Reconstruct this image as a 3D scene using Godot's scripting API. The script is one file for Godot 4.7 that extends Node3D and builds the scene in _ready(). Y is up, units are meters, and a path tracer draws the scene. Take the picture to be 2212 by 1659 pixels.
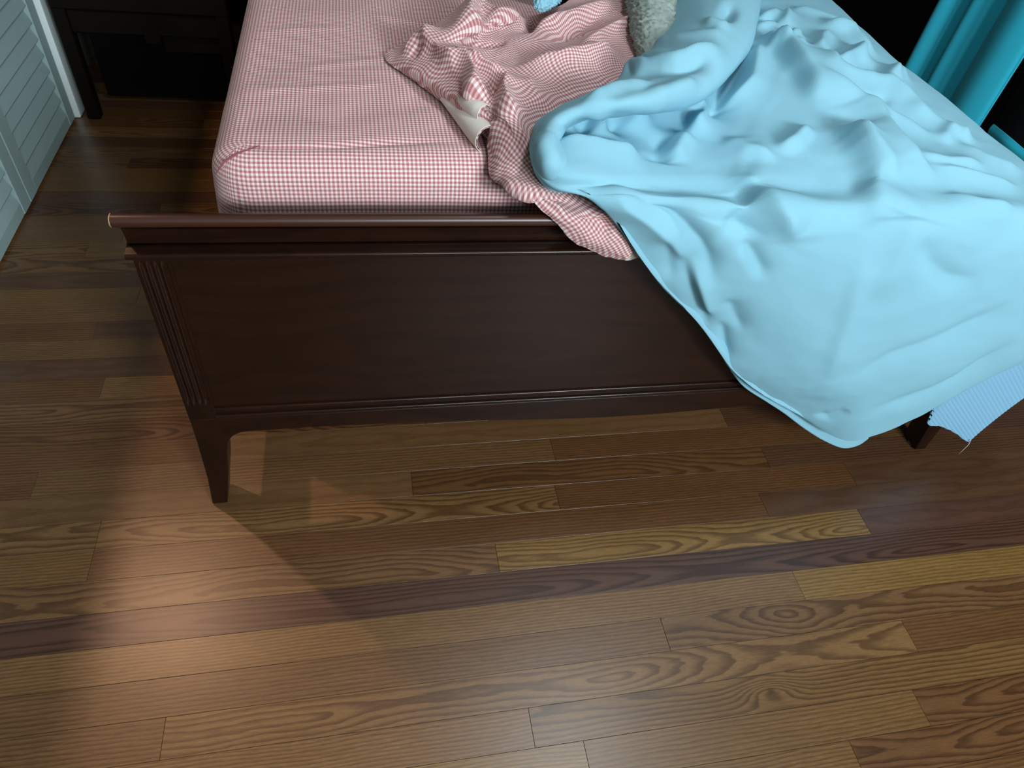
extends Node3D
# An unmade bed with a dark mahogany footboard on an oak strip floor. Units: metres; y up; the footboard runs along x.

const PW := 0.05715          # width of a floor strip
const FZ := -0.187           # front plane of the footboard
const FXL := -0.280          # outer left side of the footboard
const FXR := 1.166           # outer right side
var used := {}
var fn := FastNoiseLite.new()
var M := {}

# Control nets, rows of x, y, z in millimetres.
var BODY := [
	[630,632,-1350,604,660,-1350,600,672,-1350,643,675,-1350,703,680,-1350,780,684,-1350,865,687,-1350,951,672,-1350,1018,654,-1350,1058,600,-1350,1073,430,-1350],
	[630,632,-1000,604,660,-1000,600,672,-1000,643,676,-1000,703,681,-1000,780,686,-1000,865,690,-1000,951,674,-1000,1018,654,-1000,1058,600,-1000,1073,430,-1000],
	[615,632,-800,589,660,-800,585,672,-800,628,677,-800,687,683,-800,764,690,-800,849,694,-800,934,676,-800,1001,654,-800,1041,600,-800,1056,430,-800],
	[570,642,-660,544,670,-660,540,682,-660,586,686,-660,650,692,-660,733,698,-660,824,702,-660,916,681,-660,989,654,-660,1029,600,-660,1044,430,-660],
	[500,644,-520,474,672,-520,470,684,-520,523,687,-520,597,692,-520,692,697,-520,797,700,-520,903,680,-520,988,654,-520,1028,600,-520,1043,430,-520],
	[390,644,-400,364,672,-400,360,684,-400,424,687,-400,513,690,-400,628,694,-400,756,696,-400,883,678,-400,988,654,-400,1028,600,-400,1043,430,-400],
	[277,668,-285,235,673,-259,227,684,-250,262,694,-231,430,671,-310,564,680,-310,714,686,-310,863,672,-310,988,654,-310,1028,600,-310,1043,430,-310],
	[253,672,-224,211,677,-198,203,688,-189,241,698,-169,403,666,-235,544,676,-235,700,681,-235,857,669,-235,988,654,-235,1028,600,-235,1043,430,-235],
	[253,668,-196,211,673,-170,203,684,-161,247,690,-142,403,661,-195,544,668,-195,700,672,-195,857,663,-195,988,654,-195,1070,630,-200,1120,585,-225],
	[271,660,-175,229,665,-149,221,676,-140,266,675,-139,407,652,-162,547,658,-162,702,662,-162,858,657,-162,1060,655,-162,1120,648,-165,1172,638,-190],
	[270,671,-141,260,671,-133,258,671,-129,339,669,-129,457,666,-128,619,662,-128,799,657,-128,980,653,-128,1160,648,-140,1186,636,-188,1192,598,-232],
	[300,659,-136,290,659,-128,288,659,-124,367,656,-118,480,651,-111,637,644,-110,811,637,-110,986,629,-110,1160,622,-122,1186,610,-170,1192,572,-232],
	[332,617,-140,321,617,-132,320,617,-128,395,614,-115,504,611,-102,656,606,-99,824,601,-99,992,595,-99,1160,590,-111,1186,578,-159,1192,540,-232],
	[404,533,-150,393,533,-142,392,533,-138,461,535,-118,561,538,-98,699,542,-93,853,546,-93,1006,551,-93,1160,555,-105,1186,543,-153,1192,505,-232],
	[496,445,-152,485,445,-144,484,445,-140,545,452,-118,632,462,-94,754,475,-89,889,490,-89,1025,505,-89,1160,520,-101,1186,508,-149,1192,470,-232],
	[583,347,-150,572,347,-142,571,347,-138,624,360,-115,700,379,-92,806,404,-86,924,433,-86,1042,461,-86,1160,490,-98,1186,478,-146,1192,440,-232],
	[653,289,-148,642,289,-140,641,289,-136,687,304,-114,755,326,-91,848,357,-86,952,391,-86,1056,426,-86,1160,460,-98,1186,448,-146,1192,410,-232],
	[729,241,-145,719,241,-137,717,241,-133,757,258,-114,814,283,-95,894,317,-90,983,354,-90,1071,392,-90,1160,430,-102,1186,418,-150,1192,380,-232],
	[818,192,-146,802,186,-138,796,184,-132,828,170,-120,864,164,-108,895,181,-102,942,215,-100,1010,280,-104,1102,369,-118,1188,405,-170,1192,380,-235]]
var FLAP := [
	[265,622,-196,243,644,-184,236,666,-161,238,677,-157,244,680,-162,252,672,-182,256,660,-186,264,642,-194],
	[238,644,-187,216,666,-175,211,692,-148,218,701,-149,228,698,-162,238,686,-188,242,674,-192,250,656,-200],
	[231,652,-225,209,674,-213,204,704,-174,209,714,-165,221,710,-179,232,696,-210,236,684,-214,244,666,-222],
	[241,652,-267,219,674,-255,213,706,-204,217,716,-187,232,708,-203,247,688,-249,251,676,-253,259,658,-261],
	[253,664,-296,235,674,-292,228,710,-231,232,720,-209,251,704,-237,274,672,-306,254,672,-318,214,668,-336],
	[296,664,-340,278,677,-336,261,720,-249,262,732,-217,282,712,-249,310,676,-326,290,672,-338,250,668,-356],
	[358,664,-387,340,680,-383,315,724,-277,310,740,-223,330,720,-246,364,682,-328,344,672,-340,304,668,-358],
	[425,664,-450,407,680,-446,373,724,-322,363,740,-249,384,720,-258,424,682,-343,404,672,-355,364,668,-373],
	[488,664,-553,470,680,-549,436,724,-398,425,740,-304,447,720,-296,495,682,-385,475,672,-397,435,668,-415],
	[545,664,-677,527,682,-673,503,727,-502,497,744,-394,532,724,-389,589,687,-487,569,672,-499,529,668,-517],
	[606,664,-803,588,682,-799,566,727,-628,573,744,-525,615,724,-521,684,687,-635,664,672,-647,624,668,-665],
	[715,664,-1040,697,682,-1036,681,727,-880,701,744,-800,752,724,-798,840,687,-950,820,672,-962,780,668,-980]]
var UNDER := [
	[582,329,-150,610,323,-154,641,315,-160],
	[623,286,-150,650,283,-154,678,277,-160],
	[684,242,-150,706,247,-154,731,249,-160],
	[733,207,-150,751,215,-154,772,221,-160],
	[797,157,-150,811,171,-154,828,183,-160],
	[859,114,-150,865,134,-154,874,151,-160],
	[915,84,-150,913,110,-154,914,133,-160],
	[945,88,-150,941,107,-154,940,124,-160],
	[957,108,-150,949,124,-154,944,138,-160]]
var RIBBED := [
	[1036,440,-143,1056,290,-153,1086,140,-165,1127,120,-163,1168,101,-160,1221,68,-155],
	[1029,476,-143,1049,326,-153,1079,176,-165,1125,157,-163,1171,138,-160,1227,109,-155],
	[1045,516,-143,1065,366,-153,1095,216,-165,1142,200,-163,1188,184,-160,1241,167,-155],
	[1074,578,-143,1094,428,-153,1124,278,-165,1168,259,-163,1212,239,-160,1260,221,-155],
	[1095,661,-143,1115,511,-153,1145,361,-165,1186,338,-163,1227,314,-160,1283,279,-155]]
var SHEET := [
	[212,682,-708,226,687,-644,245,682,-641,295,677,-670,366,682,-728,482,682,-880,707,672,-1136],
	[112,682,-581,134,694,-542,163,704,-526,226,682,-592,301,687,-593,416,682,-665,576,672,-779],
	[46,654,-551,82,674,-498,115,682,-479,157,692,-472,237,688,-490,363,682,-554,506,672,-619],
	[51,654,-504,85,672,-450,123,677,-429,163,682,-429,217,692,-418,302,692,-429,452,672,-503],
	[86,654,-448,113,672,-396,143,677,-373,167,687,-347,207,687,-356,272,690,-355,377,672,-401],
	[113,654,-403,134,672,-353,157,677,-336,173,687,-307,193,687,-296,236,682,-302,315,662,-346],
	[162,672,-307,167,677,-288,175,678,-279,184,678,-270,196,677,-260,223,672,-259,276,657,-289],
	[162,654,-266,169,662,-242,180,666,-227,192,666,-222,205,664,-220,227,658,-226,260,650,-241],
	[159,642,-215,168,650,-192,181,654,-177,196,654,-172,214,652,-173,241,646,-183,271,637,-197],
	[191,644,-172,203,643,-167,217,640,-163,235,638,-162,256,637,-163,282,636,-167,301,637,-172],
	[227,626,-150,237,626,-145,250,628,-141,265,631,-140,282,634,-141,300,636,-145,317,636,-150],
	[261,591,-148,269,594,-143,279,600,-139,293,606,-138,307,612,-139,323,616,-143,337,620,-148],
	[297,570,-150,303,576,-145,310,581,-141,320,586,-140,329,590,-141,340,594,-145,352,596,-150],
	[340,556,-152,338,562,-147,338,567,-143,339,571,-142,342,574,-143,348,577,-147,360,581,-152]]
var HEM := [[114, 658, -392, 2.0], [129, 660, -356, 8.0], [142, 662, -321, 13.0], [153, 662, -294, 16.5], [161, 662, -275, 18.0]]
var CURL := [[129, 672, -362, 3.0], [140, 679, -336, 8.0], [151, 682, -315, 11.0], [159, 682, -303, 11.5]]
var TIP := [
	[343,552,-158,348,561,-156,351,573,-158],
	[348,550,-160,355,557,-158,361,567,-160],
	[353,548,-163,362,554,-161,372,561,-163]]
var SHERPA := [574, 692, -893, 507, 697, -675, 473, 692, -554, 446, 682, -483]
var PLUSH := [344, 717, -720, 317, 717, -654, 297, 712, -629, 289, 702, -628]
var PILLOW := [320, 702, -913, 355, 702, -862, 390, 702, -839, 435, 702, -838]


func _ready() -> void:
	# ---- camera
	var cam := Camera3D.new()
	cam.name = "camera"
	cam.fov = rad_to_deg(2.0 * atan(1659.0 / 2.0 / 1500.0))
	cam.near = 0.02
	cam.basis = Basis(Vector3.UP, -0.288) * Basis(Vector3.RIGHT, -0.8135) * Basis(Vector3.BACK, 0.1629)
	cam.position = Vector3(0, 1.1068, 0.5614)
	add_child(cam)
	cam.current = true
	# ---- environment
	var we := WorldEnvironment.new()
	we.name = "environment"
	var env := Environment.new()
	env.background_mode = Environment.BG_COLOR
	env.background_color = Color(0.02, 0.025, 0.03)
	env.tonemap_mode = Environment.TONE_MAPPER_LINEAR
	env.tonemap_exposure = 1.0
	env.sdfgi_enabled = true
	env.ssao_enabled = true
	env.ssil_enabled = true
	we.environment = env
	add_child(we)
	# ---- lights: two cool wall panels behind the camera, a dim ceiling light, one warm lamp over the closet ledge
	wall_panel(Vector3(0.45, 1.80, 2.52), Vector2(0.34, 0.45), 3.0, "small white light panel on the wall left of the wide one")
	wall_panel(Vector3(1.25, 1.78, 2.52), Vector2(0.62, 0.60), 10.4, "wide white light panel on the wall behind the camera")
	ceiling_light(Vector3(0.75, 2.40, -0.20), 1.25)
	warm_lamp(Vector3(-0.765, 1.50, -0.70), 0.66)
	fn.noise_type = FastNoiseLite.TYPE_SIMPLEX_SMOOTH
	fn.seed = 11
	fn.frequency = 1.0
	fn.fractal_octaves = 3
	materials()
	room()
	planks()
	closet()
	desk()
	curtains()
	bed()
	mattress()
	gingham_sheet()
	blanket()
	odds()


# ---------------------------------------------------------------- naming
func numbered(called: String) -> String:
	if not used.has(called):
		used[called] = 0
		return called
	used[called] += 1
	return "%s_%03d" % [called, used[called]]

func tag(o: Node, label: String, category: String, group := "") -> Node:
	o.set_meta("label", label)
	o.set_meta("category", category)
	if group != "":
		o.set_meta("group", group)
	return o

func thing(called: String, label: String, category: String, at := Vector3.ZERO, group := "") -> Node3D:
	var o := Node3D.new()
	o.name = numbered(called)
	o.position = at
	add_child(o)
	tag(o, label, category, group)
	return o

func obj(called: String, mesh: Mesh, m: Material, parent: Node = null, at := Vector3.ZERO) -> MeshInstance3D:
	var o := MeshInstance3D.new()
	o.name = numbered(called) if parent == null else called
	o.mesh = mesh
	o.material_override = m
	o.position = at
	if parent == null:
		add_child(o)
	else:
		parent.add_child(o, true)
	return o

func struct(called: String, mesh: Mesh, m: Material, at := Vector3.ZERO) -> MeshInstance3D:
	var o := obj(called, mesh, m, null, at)
	o.set_meta("kind", "structure")
	return o

# ---------------------------------------------------------------- shapes
func tri(st: SurfaceTool, a: Vector3, b: Vector3, c: Vector3, n: Vector3) -> void:
	# winds the triangle so that its front looks along n (front faces run clockwise)
	if (b - a).cross(c - a).dot(n) > 0.0:
		for p in [a, c, b]:
			st.set_uv(wood_uv(p, n)); st.add_vertex(p)
	else:
		for p in [a, b, c]:
			st.set_uv(wood_uv(p, n)); st.add_vertex(p)

var uv_along := 0            # the axis that the grain follows
var uv_off := Vector2.ZERO
func wood_uv(p: Vector3, n: Vector3) -> Vector2:
	var o := [0, 1, 2]
	o.erase(uv_along)
	var across: float = p[o[0]] + p[o[1]] * 0.9
	return Vector2(p[uv_along], across) + uv_off

func quad(st: SurfaceTool, a: Vector3, b: Vector3, c: Vector3, d: Vector3, n: Vector3) -> void:
	tri(st, a, b, c, n)
	tri(st, a, c, d, n)

func begin(smooth := false) -> SurfaceTool:
	var st := SurfaceTool.new()
	st.begin(Mesh.PRIMITIVE_TRIANGLES)
	st.set_smooth_group(0 if smooth else -1)
	return st

func finish(st: SurfaceTool) -> ArrayMesh:
	st.generate_normals()
	return st.commit()

func box(lo: Vector3, hi: Vector3, bv := 0.002, along := 0, off := Vector2.ZERO) -> ArrayMesh:
	# a box with chamfered edges
	uv_along = along
	uv_off = off
	var st := begin()
	add_box(st, lo, hi, bv)
	return finish(st)

func add_box(st: SurfaceTool, lo: Vector3, hi: Vector3, bv: float) -> void:
	var c := (lo + hi) * 0.5
	var h := (hi - lo) * 0.5
	var b := minf(bv, minf(h.x, minf(h.y, h.z)) * 0.9)
	for ax in 3:
		var u := (ax + 1) % 3
		var v := (ax + 2) % 3
		for s in [-1.0, 1.0]:
			var n := Vector3.ZERO
			n[ax] = s
			var q := []
			for k in [[-1, -1], [1, -1], [1, 1], [-1, 1]]:
				var p := Vector3.ZERO
				p[ax] = s * h[ax]
				p[u] = k[0] * (h[u] - b)
				p[v] = k[1] * (h[v] - b)
				q.append(c + p)
			quad(st, q[0], q[1], q[2], q[3], n)
	for ax in 3:
		var u := (ax + 1) % 3
		var v := (ax + 2) % 3
		for su in [-1.0, 1.0]:
			for sv in [-1.0, 1.0]:
				var n := Vector3.ZERO
				n[u] = su
				n[v] = sv
				var q := []
				for k in [[-1, 0], [1, 0], [1, 1], [-1, 1]]:
					var p := Vector3.ZERO
					p[ax] = k[0] * (h[ax] - b)
					p[u] = su * (h[u] if k[1] == 0 else h[u] - b)
					p[v] = sv * (h[v] - b if k[1] == 0 else h[v])
					q.append(c + p)
				quad(st, q[0], q[1], q[2], q[3], n)
	for sx in [-1.0, 1.0]:
		for sy in [-1.0, 1.0]:
			for sz in [-1.0, 1.0]:
				var s := Vector3(sx, sy, sz)
				tri(st, c + s * Vector3(h.x, h.y - b, h.z - b), c + s * Vector3(h.x - b, h.y, h.z - b), c + s * Vector3(h.x - b, h.y - b, h.z), s)

func extrude_x(prof: Array, x0: float, x1: float, smooth := true, off := Vector2.ZERO) -> ArrayMesh:
	# a closed profile of Vector2(z, y) run along x, with end caps
	uv_along = 0
	uv_off = off
	var st := begin(smooth)
	var c := Vector2.ZERO
	for p in prof:
		c += p / prof.size()
	var steps := 24
	for i in prof.size():
		var a: Vector2 = prof[i]
		var b: Vector2 = prof[(i + 1) % prof.size()]
		var d := b - a
		var n2 := Vector2(d.y, -d.x)
		var mid := (a + b) * 0.5
		var probe := mid + n2.normalized() * 0.0004
		if Geometry2D.is_point_in_polygon(probe, PackedVector2Array(prof)):
			n2 = -n2
		var n := Vector3(0, n2.y, n2.x)
		for k in steps:
			var xa := lerpf(x0, x1, float(k) / steps)
			var xb := lerpf(x0, x1, float(k + 1) / steps)
			quad(st, Vector3(xa, a.y, a.x), Vector3(xb, a.y, a.x), Vector3(xb, b.y, b.x), Vector3(xa, b.y, b.x), n)
	st.set_smooth_group(-1)
	var idx := Geometry2D.triangulate_polygon(PackedVector2Array(prof))
	for e in [[x0, -1.0], [x1, 1.0]]:
		for t in range(0, idx.size(), 3):
			var q := []
			for k in 3:
				var p: Vector2 = prof[idx[t + k]]
				q.append(Vector3(e[0], p.y, p.x))
			tri(st, q[0], q[1], q[2], Vector3(e[1], 0, 0))
	return finish(st)

func extrude_z(poly: Array, z0: float, z1: float, along := 0, off := Vector2.ZERO, bv := 0.0015) -> ArrayMesh:
	# a flat outline of Vector2(x, y) with thickness from z0 (back) to z1 (front) and a chamfered front edge
	uv_along = along
	uv_off = off
	var st := begin()
	var pl := PackedVector2Array(poly)
	var inner := []
	var area := 0.0
	for i in poly.size():
		area += pl[i].cross(pl[(i + 1) % pl.size()])
	var sgn := signf(area)
	for i in poly.size():
		var p := pl[i]
		var a := (p - pl[(i - 1 + pl.size()) % pl.size()]).normalized()
		var b := (pl[(i + 1) % pl.size()] - p).normalized()
		var na := Vector2(-a.y, a.x) * sgn
		var nb := Vector2(-b.y, b.x) * sgn
		var m := (na + nb).normalized()
		inner.append(p + m * bv / maxf(0.5, m.dot(na)))
	var idx := Geometry2D.triangulate_polygon(pl)
	for t in range(0, idx.size(), 3):
		var f := []
		var g := []
		for k in 3:
			var q: Vector2 = inner[idx[t + k]]
			f.append(Vector3(q.x, q.y, z1))
			g.append(Vector3(pl[idx[t + k]].x, pl[idx[t + k]].y, z0))
		tri(st, f[0], f[1], f[2], Vector3(0, 0, 1))
		tri(st, g[0], g[1], g[2], Vector3(0, 0, -1))
	for i in poly.size():
		var j := (i + 1) % poly.size()
		var d := pl[j] - pl[i]
		var n := Vector3(d.y, -d.x, 0) * sgn
		quad(st, Vector3(pl[i].x, pl[i].y, z0), Vector3(pl[j].x, pl[j].y, z0), Vector3(pl[j].x, pl[j].y, z1 - bv), Vector3(pl[i].x, pl[i].y, z1 - bv), n)
		quad(st, Vector3(pl[i].x, pl[i].y, z1 - bv), Vector3(pl[j].x, pl[j].y, z1 - bv), Vector3(inner[j].x, inner[j].y, z1), Vector3(inner[i].x, inner[i].y, z1), n + Vector3(0, 0, n.length()))
	return finish(st)

# ---- nets
func cr(a: Vector3, b: Vector3, c: Vector3, d: Vector3, t: float) -> Vector3:
	return 0.5 * ((2.0 * b) + (c - a) * t + (2.0 * a - 5.0 * b + 4.0 * c - d) * t * t + (3.0 * b - a - 3.0 * c + d) * t * t * t)

func along(P: Array, t: float) -> Vector3:
	var n := P.size()
	var x := clampf(t, 0.0, 1.0) * (n - 1)
	var i := mini(int(x), n - 2)
	var a: Vector3 = P[i - 1] if i > 0 else 2.0 * P[0] - P[1]
	var d: Vector3 = P[i + 2] if i + 2 < n else 2.0 * P[n - 1] - P[n - 2]
	return cr(a, P[i], P[i + 1], d, x - i)

func net(rows: Array, nu: int, nv: int) -> Array:
	# rows of numbers (mm) to a fine grid: nv arrays of nu points
	var R := []
	for r in rows:
		var p := []
		for k in range(0, r.size(), 3):
			p.append(Vector3(r[k], r[k + 1], r[k + 2]) * 0.001)
		var fine := PackedVector3Array()
		for j in nu:
			fine.append(along(p, float(j) / (nu - 1)))
		R.append(fine)
	var out := []
	for i in nv:
		out.append(PackedVector3Array())
		out[i].resize(nu)
	for j in nu:
		var col := []
		for r in R:
			col.append(r[j])
		for i in nv:
			out[i][j] = along(col, float(i) / (nv - 1))
	return out

func normals(G: Array) -> Array:
	var nv := G.size()
	var nu: int = G[0].size()
	var out := []
	for i in nv:
		var row := PackedVector3Array()
		row.resize(nu)
		var up: PackedVector3Array = G[maxi(i - 1, 0)]
		var dn: PackedVector3Array = G[mini(i + 1, nv - 1)]
		var me: PackedVector3Array = G[i]
		for j in nu:
			var du := me[mini(j + 1, nu - 1)] - me[maxi(j - 1, 0)]
			var dv := dn[j] - up[j]
			row[j] = dv.cross(du).normalized()
		out.append(row)
	return out

# ---- folds: ridges and creases along polylines, laid over a net
var base: Array
var base_n: Array
var shift: Array

func folds_begin(G: Array) -> void:
	base = G
	base_n = normals(G)
	shift = []
	for i in G.size():
		var row := PackedVector3Array()
		row.resize(G[0].size())
		shift.append(row)

func fold(amp: float, wl: float, wr: float, lean: float, pts: Array) -> void:
	# height amp, widths to the left and right of the line, all in millimetres
	var P := PackedVector3Array()
	for k in range(0, pts.size(), 3):
		P.append(Vector3(pts[k], pts[k + 1], pts[k + 2]) * 0.001)
	amp *= 0.001
	wl *= 0.001
	wr *= 0.001
	var reach := maxf(wl, wr) * 2.6
	var bb := AABB(P[0], Vector3.ZERO)
	var cum := [0.0]
	for k in range(1, P.size()):
		bb = bb.expand(P[k])
		cum.append(cum[k - 1] + P[k].distance_to(P[k - 1]))
	bb = bb.grow(reach)
	var total: float = maxf(cum[-1], 1e-4)
	for i in base.size():
		var row: PackedVector3Array = base[i]
		var nrow: PackedVector3Array = base_n[i]
		var srow: PackedVector3Array = shift[i]
		for j in row.size():
			var p := row[j]
			if not bb.has_point(p):
				continue
			var best := 1e9
			var side := 0.0
			var at := 0.0
			for k in P.size() - 1:
				var a := P[k]
				var e := P[k + 1] - a
				var t := clampf((p - a).dot(e) / e.length_squared(), 0.0, 1.0)
				var q := p - (a + e * t)
				var d := q.length_squared()
				if d < best:
					best = d
					side = e.cross(nrow[j]).dot(q)
					at = cum[k] + t * (cum[k + 1] - cum[k])
			best = sqrt(best)
			if best > reach:
				continue
			var w := wr if side > 0.0 else wl
			var x := best / w
			var s := clampf(at / total, 0.0, 1.0)
			var taper := smoothstep(0.0, 0.28, s) * smoothstep(0.0, 0.28, 1.0 - s)
			taper = maxf(taper, 0.0)
			var prof := exp(-x * x * 0.9)
			if w > 0.0105:
				prof = lerpf(prof, exp(-1.25 * x), 0.75)     # a crease: the wide side runs up to a sharp edge
			srow[j] += nrow[j] * (amp * taper * prof)
		shift[i] = srow

func folds_end(rough: float, scale: float, passes: int) -> Array:
	var out := []
	for i in base.size():
		var row := PackedVector3Array()
		row.resize(base[0].size())
		for j in row.size():
			var p: Vector3 = base[i][j]
			var w := fn.get_noise_3dv(p * scale) * rough + fn.get_noise_3dv(p * scale * 3.1 + Vector3(7, 3, 1)) * rough * 0.35
			row[j] = p + shift[i][j] + base_n[i][j] * w
		out.append(row)
	# let the cloth relax: passes of averaging inside the rim
	for pass_no in passes:
		var next := []
		for i in out.size():
			var row: PackedVector3Array = out[i].duplicate()
			if i > 0 and i < out.size() - 1:
				for j in range(1, row.size() - 1):
					row[j] = out[i][j] * 0.5 + (out[i][j - 1] + out[i][j + 1] + out[i - 1][j] + out[i + 1][j]) * 0.125
			next.append(row)
		out = next
	return out

func sheet(G: Array, thick: float, uvs := 1.0, turn := 0.0, dirs := [], plan := []) -> ArrayMesh:
	# a cloth of real thickness: front, back and rounded rim; uv in metres times uvs, turned by an angle
	var N := normals(G)
	var nv := G.size()
	var nu: int = G[0].size()
	var vert := PackedVector3Array()
	var nor := PackedVector3Array()
	var uv := PackedVector2Array()
	var idx := PackedInt32Array()
	var downs := PackedFloat32Array()
	downs.resize(nu)
	var rt := Transform2D(turn, Vector2.ZERO)
	var uvg := []
	var mid := nu / 2
	for i in nv:
		var across := 0.0
		var line := PackedVector2Array()
		var acc := PackedFloat32Array()
		acc.resize(nu)
		for j in nu:
			if j > 0:
				across += G[i][j].distance_to(G[i][j - 1])
			acc[j] = across
			if i > 0:
				downs[j] += G[i][j].distance_to(G[i - 1][j])
		for j in nu:
			if plan.is_empty():
				line.append(rt * (Vector2(acc[j] - acc[mid] * 0.5, downs[j]) * uvs))
			else:
				line.append(rt * (plan[i][j] * uvs))
		uvg.append(line)
	for side in 2:
		for i in nv:
			for j in nu:
				var n: Vector3 = N[i][j]
				vert.append(G[i][j] - (n if dirs.is_empty() else dirs[i][j]) * (thick * side))
				nor.append(n if side == 0 else -n)
				uv.append(uvg[i][j])
	var o := nv * nu
	for i in nv - 1:
		for j in nu - 1:
			var a := i * nu + j
			var b := a + 1
			var c := a + nu
			var d := c + 1
			idx.append_array(PackedInt32Array([a, b, c, b, d, c]))
			idx.append_array(PackedInt32Array([o + a, o + c, o + b, o + b, o + c, o + d]))
	# rim: a half-round strip
	var ring := []
	for j in nu: ring.append([0, j])
	for i in range(1, nv): ring.append([i, nu - 1])
	for j in range(nu - 2, -1, -1): ring.append([nv - 1, j])
	for i in range(nv - 2, 0, -1): ring.append([i, 0])
	var cnt := ring.size()
	var first := vert.size()
	for k in cnt:
		var i: int = ring[k][0]
		var j: int = ring[k][1]
		var pa: Vector3 = G[ring[(k - 1 + cnt) % cnt][0]][ring[(k - 1 + cnt) % cnt][1]]
		var pb: Vector3 = G[ring[(k + 1) % cnt][0]][ring[(k + 1) % cnt][1]]
		var n: Vector3 = N[i][j]
		var outw := n.cross(pb - pa).normalized()
		for s in 5:
			var th := PI * s / 4.0
			var dirn := n * cos(th) + outw * sin(th)
			if dirs.is_empty():
				vert.append(G[i][j] - n * thick * 0.5 + dirn * thick * 0.5)
			else:
				vert.append(G[i][j] + dirs[i][j] * (thick * 0.5 * (cos(th) - 1.0)) + outw * (thick * 0.5 * sin(th)))
			nor.append(dirn)
			uv.append(uvg[i][j])
	for k in cnt:
		var a := first + k * 5
		var b := first + ((k + 1) % cnt) * 5
		for s in 4:
			idx.append_array(PackedInt32Array([a + s, a + s + 1, b + s, b + s, a + s + 1, b + s + 1]))
	var arr := []
	arr.resize(Mesh.ARRAY_MAX)
	arr[Mesh.ARRAY_VERTEX] = vert
	arr[Mesh.ARRAY_NORMAL] = nor
	arr[Mesh.ARRAY_TEX_UV] = uv
	arr[Mesh.ARRAY_INDEX] = idx
	var m := ArrayMesh.new()
	m.add_surface_from_arrays(Mesh.PRIMITIVE_TRIANGLES, arr)
	return m

func tube(pts: Array, rad: Array, sides := 10) -> ArrayMesh:
	var rows := []
	for i in pts.size():
		var d: Vector3 = (pts[mini(i + 1, pts.size() - 1)] - pts[maxi(i - 1, 0)]).normalized()
		var a := d.cross(Vector3.UP if absf(d.y) < 0.9 else Vector3.RIGHT).normalized()
		var b := d.cross(a)
		var row := []
		for k in sides:
			var th := TAU * k / sides
			row.append(pts[i] + (a * cos(th) + b * sin(th)) * rad[i])
		rows.append(row)
	uv_along = 0
	var st := begin(true)
	for i in rows.size() - 1:
		for k in sides:
			var l := (k + 1) % sides
			quad(st, rows[i][k], rows[i][l], rows[i + 1][l], rows[i + 1][k], rows[i][k] - pts[i] + rows[i][l] - pts[i])
	for k in sides:
		var l := (k + 1) % sides
		tri(st, pts[0], rows[0][k], rows[0][l], pts[0] - pts[1])
		tri(st, pts[-1], rows[-1][k], rows[-1][l], pts[-1] - pts[-2])
	return finish(st)

# ---------------------------------------------------------------- lamps
func wall_panel(at: Vector3, size: Vector2, energy: float, label: String) -> void:
	var t := thing("light_panel", label, "lamp", at, "light panels on the wall behind the camera")
	var fm := StandardMaterial3D.new()
	fm.albedo_color = Color(0.85, 0.86, 0.87)
	fm.roughness = 0.5
	obj("casing", box(Vector3(-size.x / 2 - 0.02, -size.y / 2 - 0.02, 0.012), Vector3(size.x / 2 + 0.02, size.y / 2 + 0.02, 0.079), 0.006), fm, t)
	var em := StandardMaterial3D.new()
	em.albedo_color = Color(0.9, 0.9, 0.9)
	em.emission_enabled = true
	em.emission = Color(0.86, 0.95, 1.0)
	em.emission_energy_multiplier = 1.6
	obj("diffuser", box(Vector3(-size.x / 2, -size.y / 2, 0.0), Vector3(size.x / 2, size.y / 2, 0.012), 0.003), em, t)
	var l := AreaLight3D.new()
	l.name = "panel_light"
	l.area_size = size
	l.light_color = Color(0.93, 0.975, 1.0)
	l.light_energy = energy
	l.area_range = 8.0
	l.shadow_enabled = true
	l.position = at + Vector3(0, 0, -0.006)
	add_child(l, true)

func ceiling_light(at: Vector3, energy: float) -> void:
	var t := thing("ceiling_lamp", "round white flush ceiling lamp above the foot of the bed", "lamp", at)
	uv_along = 0
	var prof := [Vector2(0.0, -0.062), Vector2(0.05, -0.060), Vector2(0.10, -0.050), Vector2(0.135, -0.034), Vector2(0.15, -0.012)]
	for part in [["shade", prof], ["base", [Vector2(0.15, -0.012), Vector2(0.158, -0.012), Vector2(0.158, -0.001), Vector2(0.0, -0.001)]]]:
		var st := begin(part[0] == "shade")
		var p: Array = part[1]
		for i in p.size() - 1:
			for k in 36:
				var a := TAU * k / 36.0
				var b := TAU * (k + 1) / 36.0
				var q := []
				for e in [[p[i], a], [p[i], b], [p[i + 1], b], [p[i + 1], a]]:
					q.append(Vector3(e[0].x * cos(e[1]), e[0].y, e[0].x * sin(e[1])))
				quad(st, q[0], q[1], q[2], q[3], (q[0] + q[2]) * Vector3(1, 0, 1) + Vector3(0, -0.02, 0))
		var m := std(Color(0.88, 0.88, 0.86), 0.5)
		if part[0] == "shade":
			m.emission_enabled = true
			m.emission = Color(0.90, 0.96, 1.0)
			m.emission_energy_multiplier = 1.2
		obj(part[0], finish(st), m, t)
	var l := AreaLight3D.new()
	l.name = "ceiling_lamp_light"
	l.area_size = Vector2(0.26, 0.26)
	l.light_color = Color(0.95, 0.98, 1.0)
	l.light_energy = energy
	l.area_range = 8.0
	l.shadow_enabled = true
	l.position = at + Vector3(0, -0.068, 0)
	l.rotation.x = -PI / 2
	add_child(l, true)

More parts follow.
